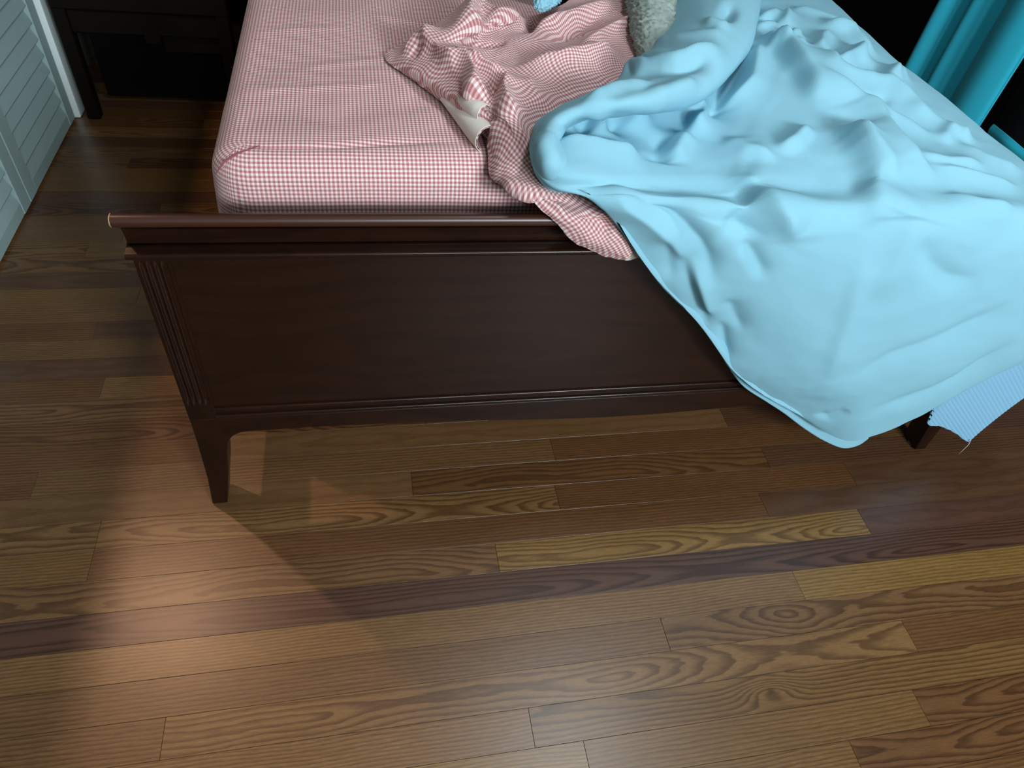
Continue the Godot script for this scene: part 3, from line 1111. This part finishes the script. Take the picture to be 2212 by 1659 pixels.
# ---------------------------------------------------------------- mattress in its fitted sheet
func mattress() -> void:
	var lo := Vector3(-0.185, 0.400, -2.14)
	var hi := Vector3(1.004, 0.646, -0.240)
	var R := 0.036
	var t := thing("mattress", "mattress in a tight red and white gingham fitted sheet", "mattress")
	var per := 1.0 / (0.0055 * 8.0)
	# grid across: left side up, over the top, right side down; rows along z from the foot: front side up, then the top
	var xs := []
	var k := 0
	var prof := func(a: float) -> Vector2:
		# arc length a along a rounded drop: 0 at the bottom of the side, returns (inset, height)
		var h := hi.y - lo.y - R
		if a < h:
			return Vector2(0.0, lo.y + a)
		var b := (a - h) / R
		if b < PI * 0.5:
			return Vector2(R - R * cos(b), hi.y - R + R * sin(b))
		return Vector2(R + (a - h - R * PI * 0.5), hi.y)
	var side_len := hi.y - lo.y - R + R * PI * 0.5
	var wtop := hi.x - lo.x - 2.0 * R
	var ltop := hi.z - lo.z - 2.0 * R
	var us := PackedFloat32Array()
	for i in 40: us.append(side_len * i / 40.0)
	for i in 121: us.append(side_len + wtop * i / 120.0)
	for i in range(1, 41): us.append(side_len + wtop + side_len * i / 40.0)
	var vs := PackedFloat32Array()
	for i in 40: vs.append(side_len * i / 40.0)
	for i in 241: vs.append(side_len + ltop * pow(i / 240.0, 1.5))
	for i in range(1, 41): vs.append(side_len + ltop + side_len * i / 40.0)
	var full_u := 2.0 * side_len + wtop
	var full_v := 2.0 * side_len + ltop
	var vert := PackedVector3Array()
	var nor := PackedVector3Array()
	var uv := PackedVector2Array()
	var idx := PackedInt32Array()
	var nu := us.size()
	for v in vs:
		for u in us:
			var pu: Vector2 = prof.call(minf(u, full_u - u))
			var pv: Vector2 = prof.call(minf(v, full_v - v))
			var y := minf(pu.y, pv.y)
			# rounded corner: pull the two edges together where both drop
			var x := lo.x + pu.x if u < full_u * 0.5 else hi.x - pu.x
			var z := hi.z - pv.x if v < full_v * 0.5 else lo.z + pv.x
			# side bulge
			var s := clampf((hi.y - y) / (hi.y - lo.y), 0.0, 1.0)
			var bulge := 0.007 * sin(s * PI)
			x += -bulge if u < full_u * 0.5 and pu.x < R else 0.0
			z += bulge if v < full_v * 0.5 and pv.x < R else 0.0
			# round the plan at the corner
			var rc := 0.05
			var cx := lo.x + rc
			var cz := hi.z - rc
			if x < cx and z > cz:
				var d := Vector2(cx - x, z - cz)
				var l := d.length()
				var mx := maxf(d.x, d.y)
				if l > 0.0:
					d = d / l * mx
					x = cx - d.x
					z = cz + d.y
			# faint slack in the cloth
			var sl := fn.get_noise_3d(x * 4.0, y * 6.0, z * 4.0) * 0.0035 + sin(x * 17.0 + fn.get_noise_2d(x * 2.0, z * 2.0) * 5.0 + z * 34.0) * 0.0009
			# a pulled crease behind the front edge and faint slanting pulls on the top
			var cl := z + 0.283 - 0.10 * maxf(0.0, x - 0.02) * (x - 0.02) + 0.012 * sin(x * 16.0)
			sl -= 0.0042 * exp(-cl * cl / 0.00005) * smoothstep(-0.16, -0.10, x) * (1.0 - smoothstep(0.02, 0.16, x))
			for w in [[-0.16, -0.62, 0.25, 0.16], [-0.10, -0.50, 0.32, 0.2], [-0.15, -0.42, 0.2, 0.2], [0.0, -0.72, -0.15, 0.2]]:
				var lx: float = x - w[0]
				var lz: float = z - w[1] + w[2] * lx
				sl += 0.0022 * exp(-lz * lz / 0.00008) * smoothstep(0.0, 0.05, lx) * (1.0 - smoothstep(w[3] - 0.05, w[3], lx))
			vert.append(Vector3(x, y + sl * (1.0 if pv.x > R and pu.x > R else 0.3), z))
			uv.append(Vector2(u, v) * per)
			nor.append(Vector3.UP)
	for j in vs.size() - 1:
		for i in nu - 1:
			var a := j * nu + i
			idx.append_array(PackedInt32Array([a, a + nu, a + 1, a + 1, a + nu, a + nu + 1]))
	# normals from neighbours
	for j in vs.size():
		for i in nu:
			var du := vert[j * nu + mini(i + 1, nu - 1)] - vert[j * nu + maxi(i - 1, 0)]
			var dv := vert[mini(j + 1, vs.size() - 1) * nu + i] - vert[maxi(j - 1, 0) * nu + i]
			var n := du.cross(dv)
			nor[j * nu + i] = n.normalized() if n.length() > 1e-12 else Vector3(-0.5, 0.2, 0.8).normalized()
	var arr := []
	arr.resize(Mesh.ARRAY_MAX)
	arr[Mesh.ARRAY_VERTEX] = vert
	arr[Mesh.ARRAY_NORMAL] = nor
	arr[Mesh.ARRAY_TEX_UV] = uv
	arr[Mesh.ARRAY_INDEX] = idx
	var mesh := ArrayMesh.new()
	mesh.add_surface_from_arrays(Mesh.PRIMITIVE_TRIANGLES, arr)
	obj("fitted_sheet", mesh, M.gingham, t)
	obj("core", box(Vector3(lo.x + 0.006, 0.30, lo.z + 0.02), Vector3(hi.x - 0.006, hi.y - 0.06, -0.272), 0.02), M.white_cloth, t)
	obj("box_spring", box(Vector3(-0.236, 0.175, lo.z + 0.02), Vector3(1.110, 0.36, -0.302), 0.02), M.white_cloth, t)
	# dart seam at the corner nearest the camera
	obj("corner_seam", tube([Vector3(-0.176, 0.626, -0.243), Vector3(-0.166, 0.636, -0.253), Vector3(-0.150, 0.643, -0.262), Vector3(-0.124, 0.6465, -0.275)], [0.0006, 0.0012, 0.0012, 0.0005], 8), M.seam, t)

func gingham_sheet() -> void:
	var per := 1.0 / (0.0055 * 8.0)
	var t := thing("flat_sheet", "crumpled red and white gingham top sheet pushed aside, one corner over the footboard", "sheet")
	folds_begin(net(SHEET, 150, 210))
	fold(33, 6, 26, 0, [139, 689, -478, 143, 688, -453, 149, 681, -437, 155, 681, -407, 159, 684, -371, 162, 685, -335, 166, 681, -316, 167, 678, -305, 165, 677, -293])
	fold(24, 22, 20, 0, [110, 683, -572, 107, 686, -533, 107, 686, -501, 117, 682, -476, 127, 680, -447, 131, 677, -418, 132, 676, -388])
	fold(33, 24, 8, 0, [138, 690, -494, 151, 695, -510, 161, 702, -521, 170, 703, -540, 183, 690, -605, 193, 686, -648, 208, 682, -703])
	fold(-30, 12, 7, 0, [146, 693, -503, 165, 690, -509, 184, 690, -509, 203, 689, -515, 223, 688, -521])
	fold(21, 8, 16, 0, [205, 683, -690, 211, 687, -640, 219, 690, -602, 247, 683, -626, 273, 679, -644, 282, 680, -639, 287, 681, -636])
	fold(-21, 9, 9, 0, [298, 678, -668, 290, 681, -640, 282, 683, -619, 271, 685, -593, 260, 686, -569])
	fold(18, 14, 14, 0, [262, 686, -574, 308, 686, -609, 356, 685, -647, 415, 683, -701, 475, 680, -750])
	fold(-14, 14, 14, 0, [292, 686, -531, 325, 685, -567, 360, 684, -607, 395, 683, -654, 436, 682, -706])
	fold(18, 14, 14, 0, [316, 688, -485, 351, 684, -529, 393, 680, -583, 450, 678, -643, 518, 675, -716])
	fold(27, 8, 24, 0, [208, 691, -421, 226, 693, -420, 245, 694, -420, 260, 694, -425, 281, 693, -432, 317, 690, -456, 355, 686, -485, 385, 682, -511, 413, 679, -536])
	fold(27, 8, 26, 0, [211, 673, -251, 202, 678, -263, 193, 682, -274, 188, 686, -286, 184, 688, -301, 185, 688, -326, 190, 687, -355, 199, 689, -384, 210, 691, -412])
	fold(-22, 12, 10, 0, [182, 686, -402, 184, 687, -383, 186, 687, -367, 186, 687, -351, 185, 688, -332])
	fold(14, 10, 12, 0, [157, 692, -472, 164, 690, -454, 174, 687, -441, 187, 687, -425, 202, 690, -405])
	fold(14, 8, 18, 0, [168, 678, -298, 178, 678, -276, 190, 676, -259, 202, 672, -246, 216, 665, -236])
	fold(10, 12, 16, 0, [164, 645, -201, 176, 650, -181, 191, 649, -171, 208, 643, -166, 226, 638, -160, 240, 633, -148, 256, 626, -140])
	fold(-12, 10, 10, 0, [267, 636, -155, 272, 634, -142, 282, 627, -138, 296, 619, -139, 310, 612, -140])
	fold(9, 9, 12, 0, [66, 666, -510, 78, 672, -520, 88, 678, -525, 95, 680, -540, 101, 681, -556])
	fold(-8, 8, 8, 0, [75, 671, -487, 100, 683, -507])
	fold(10, 14, 12, 0, [245, 686, -320, 237, 689, -333, 232, 689, -351, 231, 690, -372, 233, 692, -389])
	var G := folds_end(0.0030, 14.0, 2)
	# the weave lies in the plane of the cloth: plan coordinates, running on down the footboard, gently skewed
	var plan := []
	for i in base.size():
		var row := PackedVector2Array()
		for p in base[i]:
			var q := Vector2(p.x, p.z + maxf(0.0, 0.655 - p.y))
			row.append(q + 0.020 * Vector2(fn.get_noise_2d(q.x * 5.0, q.y * 5.0), fn.get_noise_2d(q.x * 5.0 + 30.0, q.y * 5.0)))
		plan.append(row)
	# steep folds take up more cloth: lengthen the plan along each row by what the folds add, shared between neighbouring rows
	var extra := []
	for i in G.size():
		var e := PackedFloat32Array()
		e.resize(G[0].size())
		var sum := 0.0
		for j in range(1, G[0].size()):
			sum += G[i][j].distance_to(G[i][j - 1]) - base[i][j].distance_to(base[i][j - 1])
			e[j] = sum
		extra.append(e)
	for i in G.size():
		for j in G[0].size():
			var s := 0.0
			var c := 0
			for k in range(maxi(i - 9, 0), mini(i + 10, G.size())):
				s += extra[k][j]
				c += 1
			var d: Vector2 = plan[i][mini(j + 2, G[0].size() - 1)] - plan[i][maxi(j - 2, 0)]
			plan[i][j] += Vector2(1, 0.25).normalized() * (s / c)
	obj("cloth", sheet(G, 0.0022, per, 0.62, base_n, plan), M.gingham, t)
	obj("hem_corner", sheet(net(TIP, 12, 12), 0.002), M.white_cloth, t)
	# the turned-back hem: two curls that show the white back of the cloth
	for h in [HEM, CURL]:
		var curl := curl_mesh(h, 0.0015, 1.0)
		var lining := curl_mesh(h, -0.0006, per)
		obj("turned_hem", curl, M.white_cloth, t)
		if h == HEM:
			obj("hem_face", lining, M.gingham, t)

func curl_mesh(h: Array, grow: float, uvs: float) -> ArrayMesh:
	var rows := []
	for k in h.size():
		var c := Vector3(h[k][0], h[k][1], h[k][2]) * 0.001
		var r: float = h[k][3] * 0.001 + grow
		var nx: Array = h[mini(k + 1, h.size() - 1)]
		var pr: Array = h[maxi(k - 1, 0)]
		var d := (Vector3(nx[0], nx[1], nx[2]) - Vector3(pr[0], pr[1], pr[2])).normalized()
		var a := d.cross(Vector3.UP).normalized()
		var b := a.cross(d)
		var row := []
		for s in 15:
			var th := -1.3 + 5.2 * s / 14.0
			var p := c + (a * cos(th) + b * sin(th)) * maxf(r, 0.0008) * (1.0 - 0.10 * s / 14.0)
			row.append_array([p.x * 1000.0, p.y * 1000.0, p.z * 1000.0])
		rows.append(row)
	return sheet(net(rows, 50, 30), 0.0012, uvs, 0.62)

# ---------------------------------------------------------------- the blanket
func blanket() -> void:
	var t := thing("blanket", "pale blue fleece blanket heaped on the bed and spilling over the footboard", "blanket")
	folds_begin(net(BODY, 320, 420))
	fold(-16, 14, 26, 0, [307, 668, -143, 320, 669, -128, 338, 663, -122, 357, 658, -119, 372, 651, -117, 389, 638, -115, 403, 625, -113, 418, 612, -112, 433, 593, -112, 447, 565, -115, 464, 532, -118])
	fold(15, 20, 16, 0, [250, 672, -131, 271, 669, -127, 293, 667, -125, 313, 658, -122, 334, 645, -120, 357, 630, -119, 377, 614, -118, 399, 589, -119, 416, 565, -121])
	fold(22, 40, 12, 0, [453, 659, -190, 466, 659, -188, 478, 658, -183, 490, 656, -172, 489, 663, -135, 498, 662, -119, 512, 651, -112, 524, 639, -106, 535, 628, -104, 536, 617, -102, 533, 609, -101])
	fold(-21, 14, 14, 0, [396, 671, -284, 395, 670, -273, 390, 669, -256, 387, 669, -240, 384, 668, -227, 388, 666, -218, 388, 665, -209])
	fold(18, 14, 24, 0, [445, 668, -289, 438, 667, -279, 429, 667, -265, 417, 666, -252, 410, 666, -240, 404, 666, -232, 398, 665, -223])
	fold(21, 7, 22, 0, [217, 694, -204, 229, 696, -200, 243, 696, -198, 257, 695, -198, 270, 693, -196, 291, 688, -203, 313, 683, -208, 335, 678, -213, 357, 673, -217])
	fold(-14, 6, 10, 0, [279, 691, -224, 281, 690, -222, 288, 689, -216, 309, 684, -221, 326, 681, -223])
	fold(24, 14, 14, 0, [269, 689, -280, 263, 690, -269, 255, 693, -247, 251, 693, -238, 246, 695, -224])
	fold(27, 16, 16, 0, [305, 691, -294, 310, 691, -285, 308, 691, -271, 306, 690, -260, 299, 689, -245])
	fold(-24, 12, 12, 0, [278, 692, -264, 276, 693, -237])
	fold(-30, 14, 12, 0, [326, 690, -290, 325, 689, -278, 326, 687, -270, 320, 687, -263, 315, 686, -254])
	fold(27, 20, 20, 0, [383, 685, -318, 375, 685, -310, 366, 683, -298, 359, 682, -287, 351, 680, -273])
	fold(27, 22, 8, 0, [450, 680, -346, 466, 678, -346, 482, 679, -348, 482, 676, -339, 482, 674, -331, 475, 672, -322, 463, 670, -308, 456, 668, -294, 442, 667, -280])
	fold(-28, 24, 20, 0, [612, 693, -505, 578, 693, -455, 548, 692, -409, 520, 686, -371, 498, 677, -339, 476, 672, -317, 456, 668, -294])
	fold(24, 18, 20, 0, [656, 695, -549, 611, 694, -462, 580, 693, -404, 555, 689, -381, 539, 687, -371, 522, 682, -353, 506, 677, -335])
	fold(39, 62, 12, 0, [659, 695, -581, 668, 696, -534, 674, 696, -490, 669, 696, -448, 666, 695, -410, 662, 693, -375, 659, 690, -350, 658, 687, -326, 655, 685, -298])
	fold(27, 46, 12, 0, [655, 685, -298, 659, 684, -270, 666, 683, -249, 663, 679, -221, 664, 673, -199, 664, 666, -179, 660, 661, -163, 650, 661, -141, 644, 660, -124, 642, 648, -112, 645, 634, -106])
	fold(16, 10, 22, 0, [667, 695, -404, 690, 695, -386, 710, 694, -370, 728, 692, -355, 743, 689, -340, 762, 686, -330, 781, 682, -316, 809, 677, -293, 845, 673, -279])
	fold(21, 12, 40, 0, [735, 692, -360, 745, 689, -345, 746, 687, -326, 748, 684, -302, 742, 682, -270, 743, 679, -232, 753, 673, -206, 767, 667, -189, 778, 662, -172])
	fold(18, 40, 12, 0, [653, 683, -266, 657, 683, -262, 666, 683, -249, 668, 679, -221, 679, 673, -199, 689, 667, -179, 699, 662, -163])
	fold(18, 12, 10, 0, [545, 675, -229, 566, 677, -239, 582, 679, -249, 605, 681, -270, 625, 683, -293])
	fold(21, 10, 14, 0, [730, 698, -435, 753, 699, -455, 779, 699, -476, 812, 697, -505, 851, 693, -542])
	fold(20, 10, 14, 0, [798, 691, -398, 816, 690, -416, 833, 689, -435, 874, 684, -469, 921, 675, -505])
	fold(21, 9, 20, 0, [713, 698, -505, 724, 699, -497, 732, 699, -483, 731, 699, -455, 727, 698, -429, 737, 698, -416, 754, 697, -410, 784, 695, -416, 812, 690, -404, 842, 681, -365, 867, 672, -316])
	fold(-10, 8, 8, 0, [733, 693, -365, 744, 692, -360, 761, 690, -360, 781, 689, -365, 805, 687, -370])
	fold(10, 7, 18, 0, [763, 672, -204, 794, 668, -199, 832, 665, -195, 877, 661, -187, 922, 658, -175])
	fold(9, 7, 16, 0, [867, 670, -279, 884, 668, -257, 897, 667, -239, 923, 664, -226, 955, 660, -219])
	fold(-14, 20, 18, 0, [481, 656, -176, 486, 654, -164, 468, 665, -124, 463, 658, -115, 457, 647, -111, 448, 638, -109, 440, 626, -109])
	fold(16, 11, 13, 0, [728, 699, -613, 750, 700, -645, 764, 700, -669, 773, 699, -692, 773, 698, -706])
	fold(16, 11, 13, 0, [672, 696, -597, 691, 697, -613, 707, 698, -621, 719, 698, -621, 728, 699, -613])
	fold(16, 11, 13, 0, [665, 695, -565, 676, 696, -565, 682, 696, -557, 697, 697, -565, 711, 698, -573])
	fold(16, 11, 13, 0, [687, 697, -519, 702, 697, -534, 716, 698, -557, 720, 698, -573, 730, 699, -597])
	fold(16, 11, 13, 0, [703, 697, -497, 712, 698, -519, 723, 699, -542, 728, 699, -557, 735, 699, -581])
	fold(16, 11, 13, 0, [728, 699, -483, 755, 700, -527, 778, 702, -565, 794, 702, -581, 820, 701, -605])
	fold(16, 11, 13, 0, [701, 696, -669, 705, 696, -661, 715, 697, -661, 738, 697, -677, 761, 698, -692])
	fold(16, 11, 13, 0, [656, 695, -527, 665, 696, -519, 674, 696, -519, 677, 696, -512, 674, 696, -497])
	fold(-14, 9, 9, 0, [701, 697, -637, 730, 698, -645])
	fold(-14, 9, 9, 0, [712, 698, -597, 705, 698, -573, 695, 697, -549, 686, 697, -534, 677, 696, -519])
	fold(-14, 9, 9, 0, [741, 700, -557, 717, 698, -505])
	fold(-14, 9, 9, 0, [700, 697, -512, 719, 698, -549])
	fold(-14, 9, 9, 0, [680, 696, -605, 701, 697, -589])
	fold(12, 8, 16, 0, [791, 703, -613, 811, 702, -621, 832, 700, -621, 868, 693, -621, 938, 675, -653])
	fold(14, 8, 14, 0, [782, 699, -706, 810, 700, -706, 829, 700, -692, 856, 697, -677, 900, 686, -684])
	fold(-9, 12, 12, 0, [398, 598, -118, 407, 580, -120, 417, 560, -122, 429, 541, -125, 445, 517, -127, 464, 488, -131, 484, 457, -136, 492, 447, -136, 499, 436, -137])
	fold(15, 14, 12, 0, [420, 584, -116, 431, 560, -119, 449, 531, -122, 469, 498, -126, 491, 464, -131])
	fold(-10, 11, 11, 0, [500, 464, -128, 511, 449, -129, 525, 421, -132, 541, 390, -136, 558, 361, -138])
	fold(-12, 12, 10, 0, [467, 623, -106, 486, 607, -103, 501, 591, -102, 514, 574, -101, 521, 556, -102])
	fold(-8, 14, 12, 0, [367, 626, -118, 377, 602, -120, 388, 580, -124, 397, 555, -129, 409, 530, -134])
	fold(8, 30, 14, 0, [650, 621, -102, 654, 589, -97, 662, 550, -94, 672, 511, -92, 684, 463, -90, 695, 413, -90, 717, 349, -93])
	fold(8, 30, 16, 0, [716, 660, -151, 705, 660, -128, 701, 649, -114, 706, 625, -103, 705, 594, -97, 701, 562, -94, 693, 524, -92])
	fold(-9, 16, 16, 0, [719, 632, -106, 744, 610, -100, 766, 587, -97, 792, 570, -95, 818, 560, -94, 843, 560, -94, 862, 570, -95])
	fold(-9, 16, 14, 0, [488, 519, -115, 504, 496, -117, 521, 472, -119, 533, 457, -120, 545, 442, -120])
	fold(-8, 14, 10, 0, [762, 239, -119, 773, 237, -116, 787, 235, -113, 797, 251, -105, 812, 264, -99])
	fold(-10, 18, 14, 0, [834, 266, -95, 865, 280, -93, 899, 295, -92, 934, 318, -91, 965, 348, -90, 991, 398, -86, 1014, 449, -85])
	fold(-8, 14, 20, 0, [744, 350, -89, 768, 382, -87, 797, 414, -86, 837, 436, -86, 880, 460, -87, 919, 491, -89, 958, 528, -90])
	fold(18, 22, 12, 0, [815, 702, -661, 830, 701, -629, 858, 695, -613, 864, 691, -565, 878, 686, -527])
	fold(16, 12, 26, 0, [849, 692, -512, 846, 688, -455, 845, 685, -404, 859, 680, -381, 874, 676, -365])
	fold(15, 12, 22, 0, [818, 685, -370, 840, 679, -345, 865, 673, -326, 888, 670, -307, 908, 667, -288])
	fold(12, 18, 11, 0, [753, 678, -229, 778, 675, -221, 808, 671, -214, 846, 668, -219, 887, 666, -221])
	fold(12, 11, 22, 0, [766, 660, -151, 789, 659, -143, 811, 658, -131, 843, 657, -130, 879, 655, -126])
	fold(14, 11, 11, 0, [840, 673, -270, 855, 672, -288, 865, 671, -298, 875, 671, -307, 884, 670, -312])
	fold(14, 11, 11, 0, [886, 669, -284, 896, 668, -298, 906, 668, -307, 910, 668, -312, 915, 668, -316])
	fold(12, 14, 12, 0, [803, 701, -549, 816, 698, -534, 818, 697, -512, 812, 697, -490, 800, 696, -462])
	fold(-12, 12, 12, 0, [654, 696, -435, 659, 695, -404, 662, 693, -375, 664, 690, -345, 667, 687, -316])
	fold(14, 24, 12, 0, [487, 671, -270, 495, 672, -249, 505, 672, -231, 526, 673, -221, 545, 672, -214])
	fold(-10, 16, 16, 0, [433, 650, -112, 453, 642, -109, 476, 635, -107, 490, 630, -105, 503, 621, -103])
	var G := folds_end(0.0028, 6.0, 5)
	obj("fleece_body", sheet(G, 0.006, 1.0, 0.0, base_n), M.fleece, t)
	folds_begin(net(FLAP, 140, 230))
	fold(-24, 9, 18, 0, [510, 742, -394, 473, 743, -367, 444, 739, -352, 426, 734, -350, 414, 726, -362, 398, 716, -367, 397, 693, -414, 374, 696, -384, 357, 698, -364])
	fold(20, 14, 10, 0, [345, 714, -322, 363, 721, -320, 382, 726, -326, 400, 734, -319, 423, 739, -320, 451, 741, -335, 484, 741, -358])
	fold(-13, 5, 12, 0, [449, 733, -387, 439, 724, -402, 436, 709, -437, 432, 692, -467, 410, 690, -437])
	fold(-13, 6, 12, 0, [544, 742, -447, 511, 743, -436, 491, 735, -450, 478, 725, -463, 469, 713, -481, 466, 696, -515, 456, 687, -515])
	fold(-13, 10, 10, 0, [373, 739, -269, 347, 736, -263, 323, 732, -261, 288, 734, -234, 258, 731, -218])
	fold(-11, 8, 12, 0, [435, 736, -295, 408, 737, -273, 380, 738, -253, 358, 738, -239, 336, 738, -229])
	fold(20, 9, 9, 0, [599, 744, -568, 585, 744, -545, 573, 744, -524, 558, 744, -502, 549, 744, -489])
	fold(-17, 8, 8, 0, [550, 744, -473, 540, 744, -464, 530, 744, -459, 524, 742, -471, 523, 738, -494])
	G = folds_end(0.003, 9.0, 6)
	obj("folded_flap", sheet(G, 0.006, 1.0, 0.0, base_n), M.fleece, t)
	obj("under_layer", sheet(net(UNDER, 16, 120), 0.006), M.fleece, t)
	# ribbed coverlet whose corner hangs lower, beyond the right leg
	var r := thing("coverlet", "ribbed powder blue coverlet corner hanging below the fleece blanket by the right bed leg", "coverlet")
	var g := net(RIBBED, 60, 160)
	for i in g.size():
		for j in g[0].size():
			var p: Vector3 = g[i][j]
			g[i][j] = p + Vector3(0.2, 0, 1) * 0.00035 * sin((p.x * 0.8 + p.y * 0.9) * 760.0)
	obj("cloth", sheet(g, 0.004), M.ribbed, r)
	obj("loose_thread", tube([Vector3(1.216, 0.082, -0.148), Vector3(1.219, 0.066, -0.146), Vector3(1.216, 0.050, -0.145), Vector3(1.217, 0.034, -0.146)], [0.0008, 0.0007, 0.0006, 0.0004], 5), std(Color(0.8, 0.8, 0.78), 0.9), r)

func tuft_mesh(pts: Array, rad: Array, seed_value: int, rough: float) -> ArrayMesh:
	# a soft lumpy roll of plush along a line
	var n := FastNoiseLite.new()
	n.seed = seed_value
	n.frequency = 1.0
	var rows := []
	for i in 90:
		var u := i / 89.0
		var p := along(pts, u)
		var q := along(pts, minf(u + 0.02, 1.0)) - along(pts, maxf(u - 0.02, 0.0))
		var d := q.normalized()
		var a := d.cross(Vector3.UP).normalized()
		var b := a.cross(d)
		var x := u * (rad.size() - 1)
		var k := mini(int(x), rad.size() - 2)
		var r: float = lerpf(rad[k], rad[k + 1], x - k) * sqrt(clampf(minf(u, 1.0 - u) * 9.0, 0.0004, 1.0))
		var row := []
		for s in 72:
			var th := TAU * s / 72.0
			var o := a * cos(th) + b * sin(th) * 0.8
			var rr := r * (1.0 + rough * n.get_noise_3dv((p + o * r) * 120.0) + rough * 0.8 * n.get_noise_3dv((p + o * r) * 420.0))
			row.append(p + o * rr)
		rows.append(row)
	uv_along = 0
	var st := begin(true)
	for i in rows.size() - 1:
		for s in 72:
			var l := (s + 1) % 72
			var c := along(pts, i / 89.0)
			quad(st, rows[i][s], rows[i][l], rows[i + 1][l], rows[i + 1][s], rows[i][s] - c + rows[i][l] - c)
	return finish(st)

func mm(a: Array) -> Array:
	var p := []
	for k in range(0, a.size(), 3):
		p.append(Vector3(a[k], a[k + 1], a[k + 2]) * 0.001)
	return p

func odds() -> void:
	var s := tuft_mesh(mm(SHERPA), [0.05, 0.042, 0.034, 0.016], 3, 0.20)
	tag(obj("sherpa_throw", s, M.sherpa), "shaggy off-white sherpa throw edge showing between the gingham sheet and blue blanket", "throw")
	var f := tuft_mesh(mm(PLUSH), [0.020, 0.019, 0.015, 0.010], 9, 0.35)
	tag(obj("plush_corner", f, M.fleece), "small fuzzy pale blue corner of plush at the top edge above the gingham", "throw")
	var p := tuft_mesh(mm(PILLOW), [0.045, 0.066, 0.066, 0.045], 13, 0.05)
	tag(obj("pillow", p, std(Color(0.045, 0.05, 0.055), 0.9, 0.2)), "black pillow just showing at the top edge behind the fuzzy blue corner", "pillow")
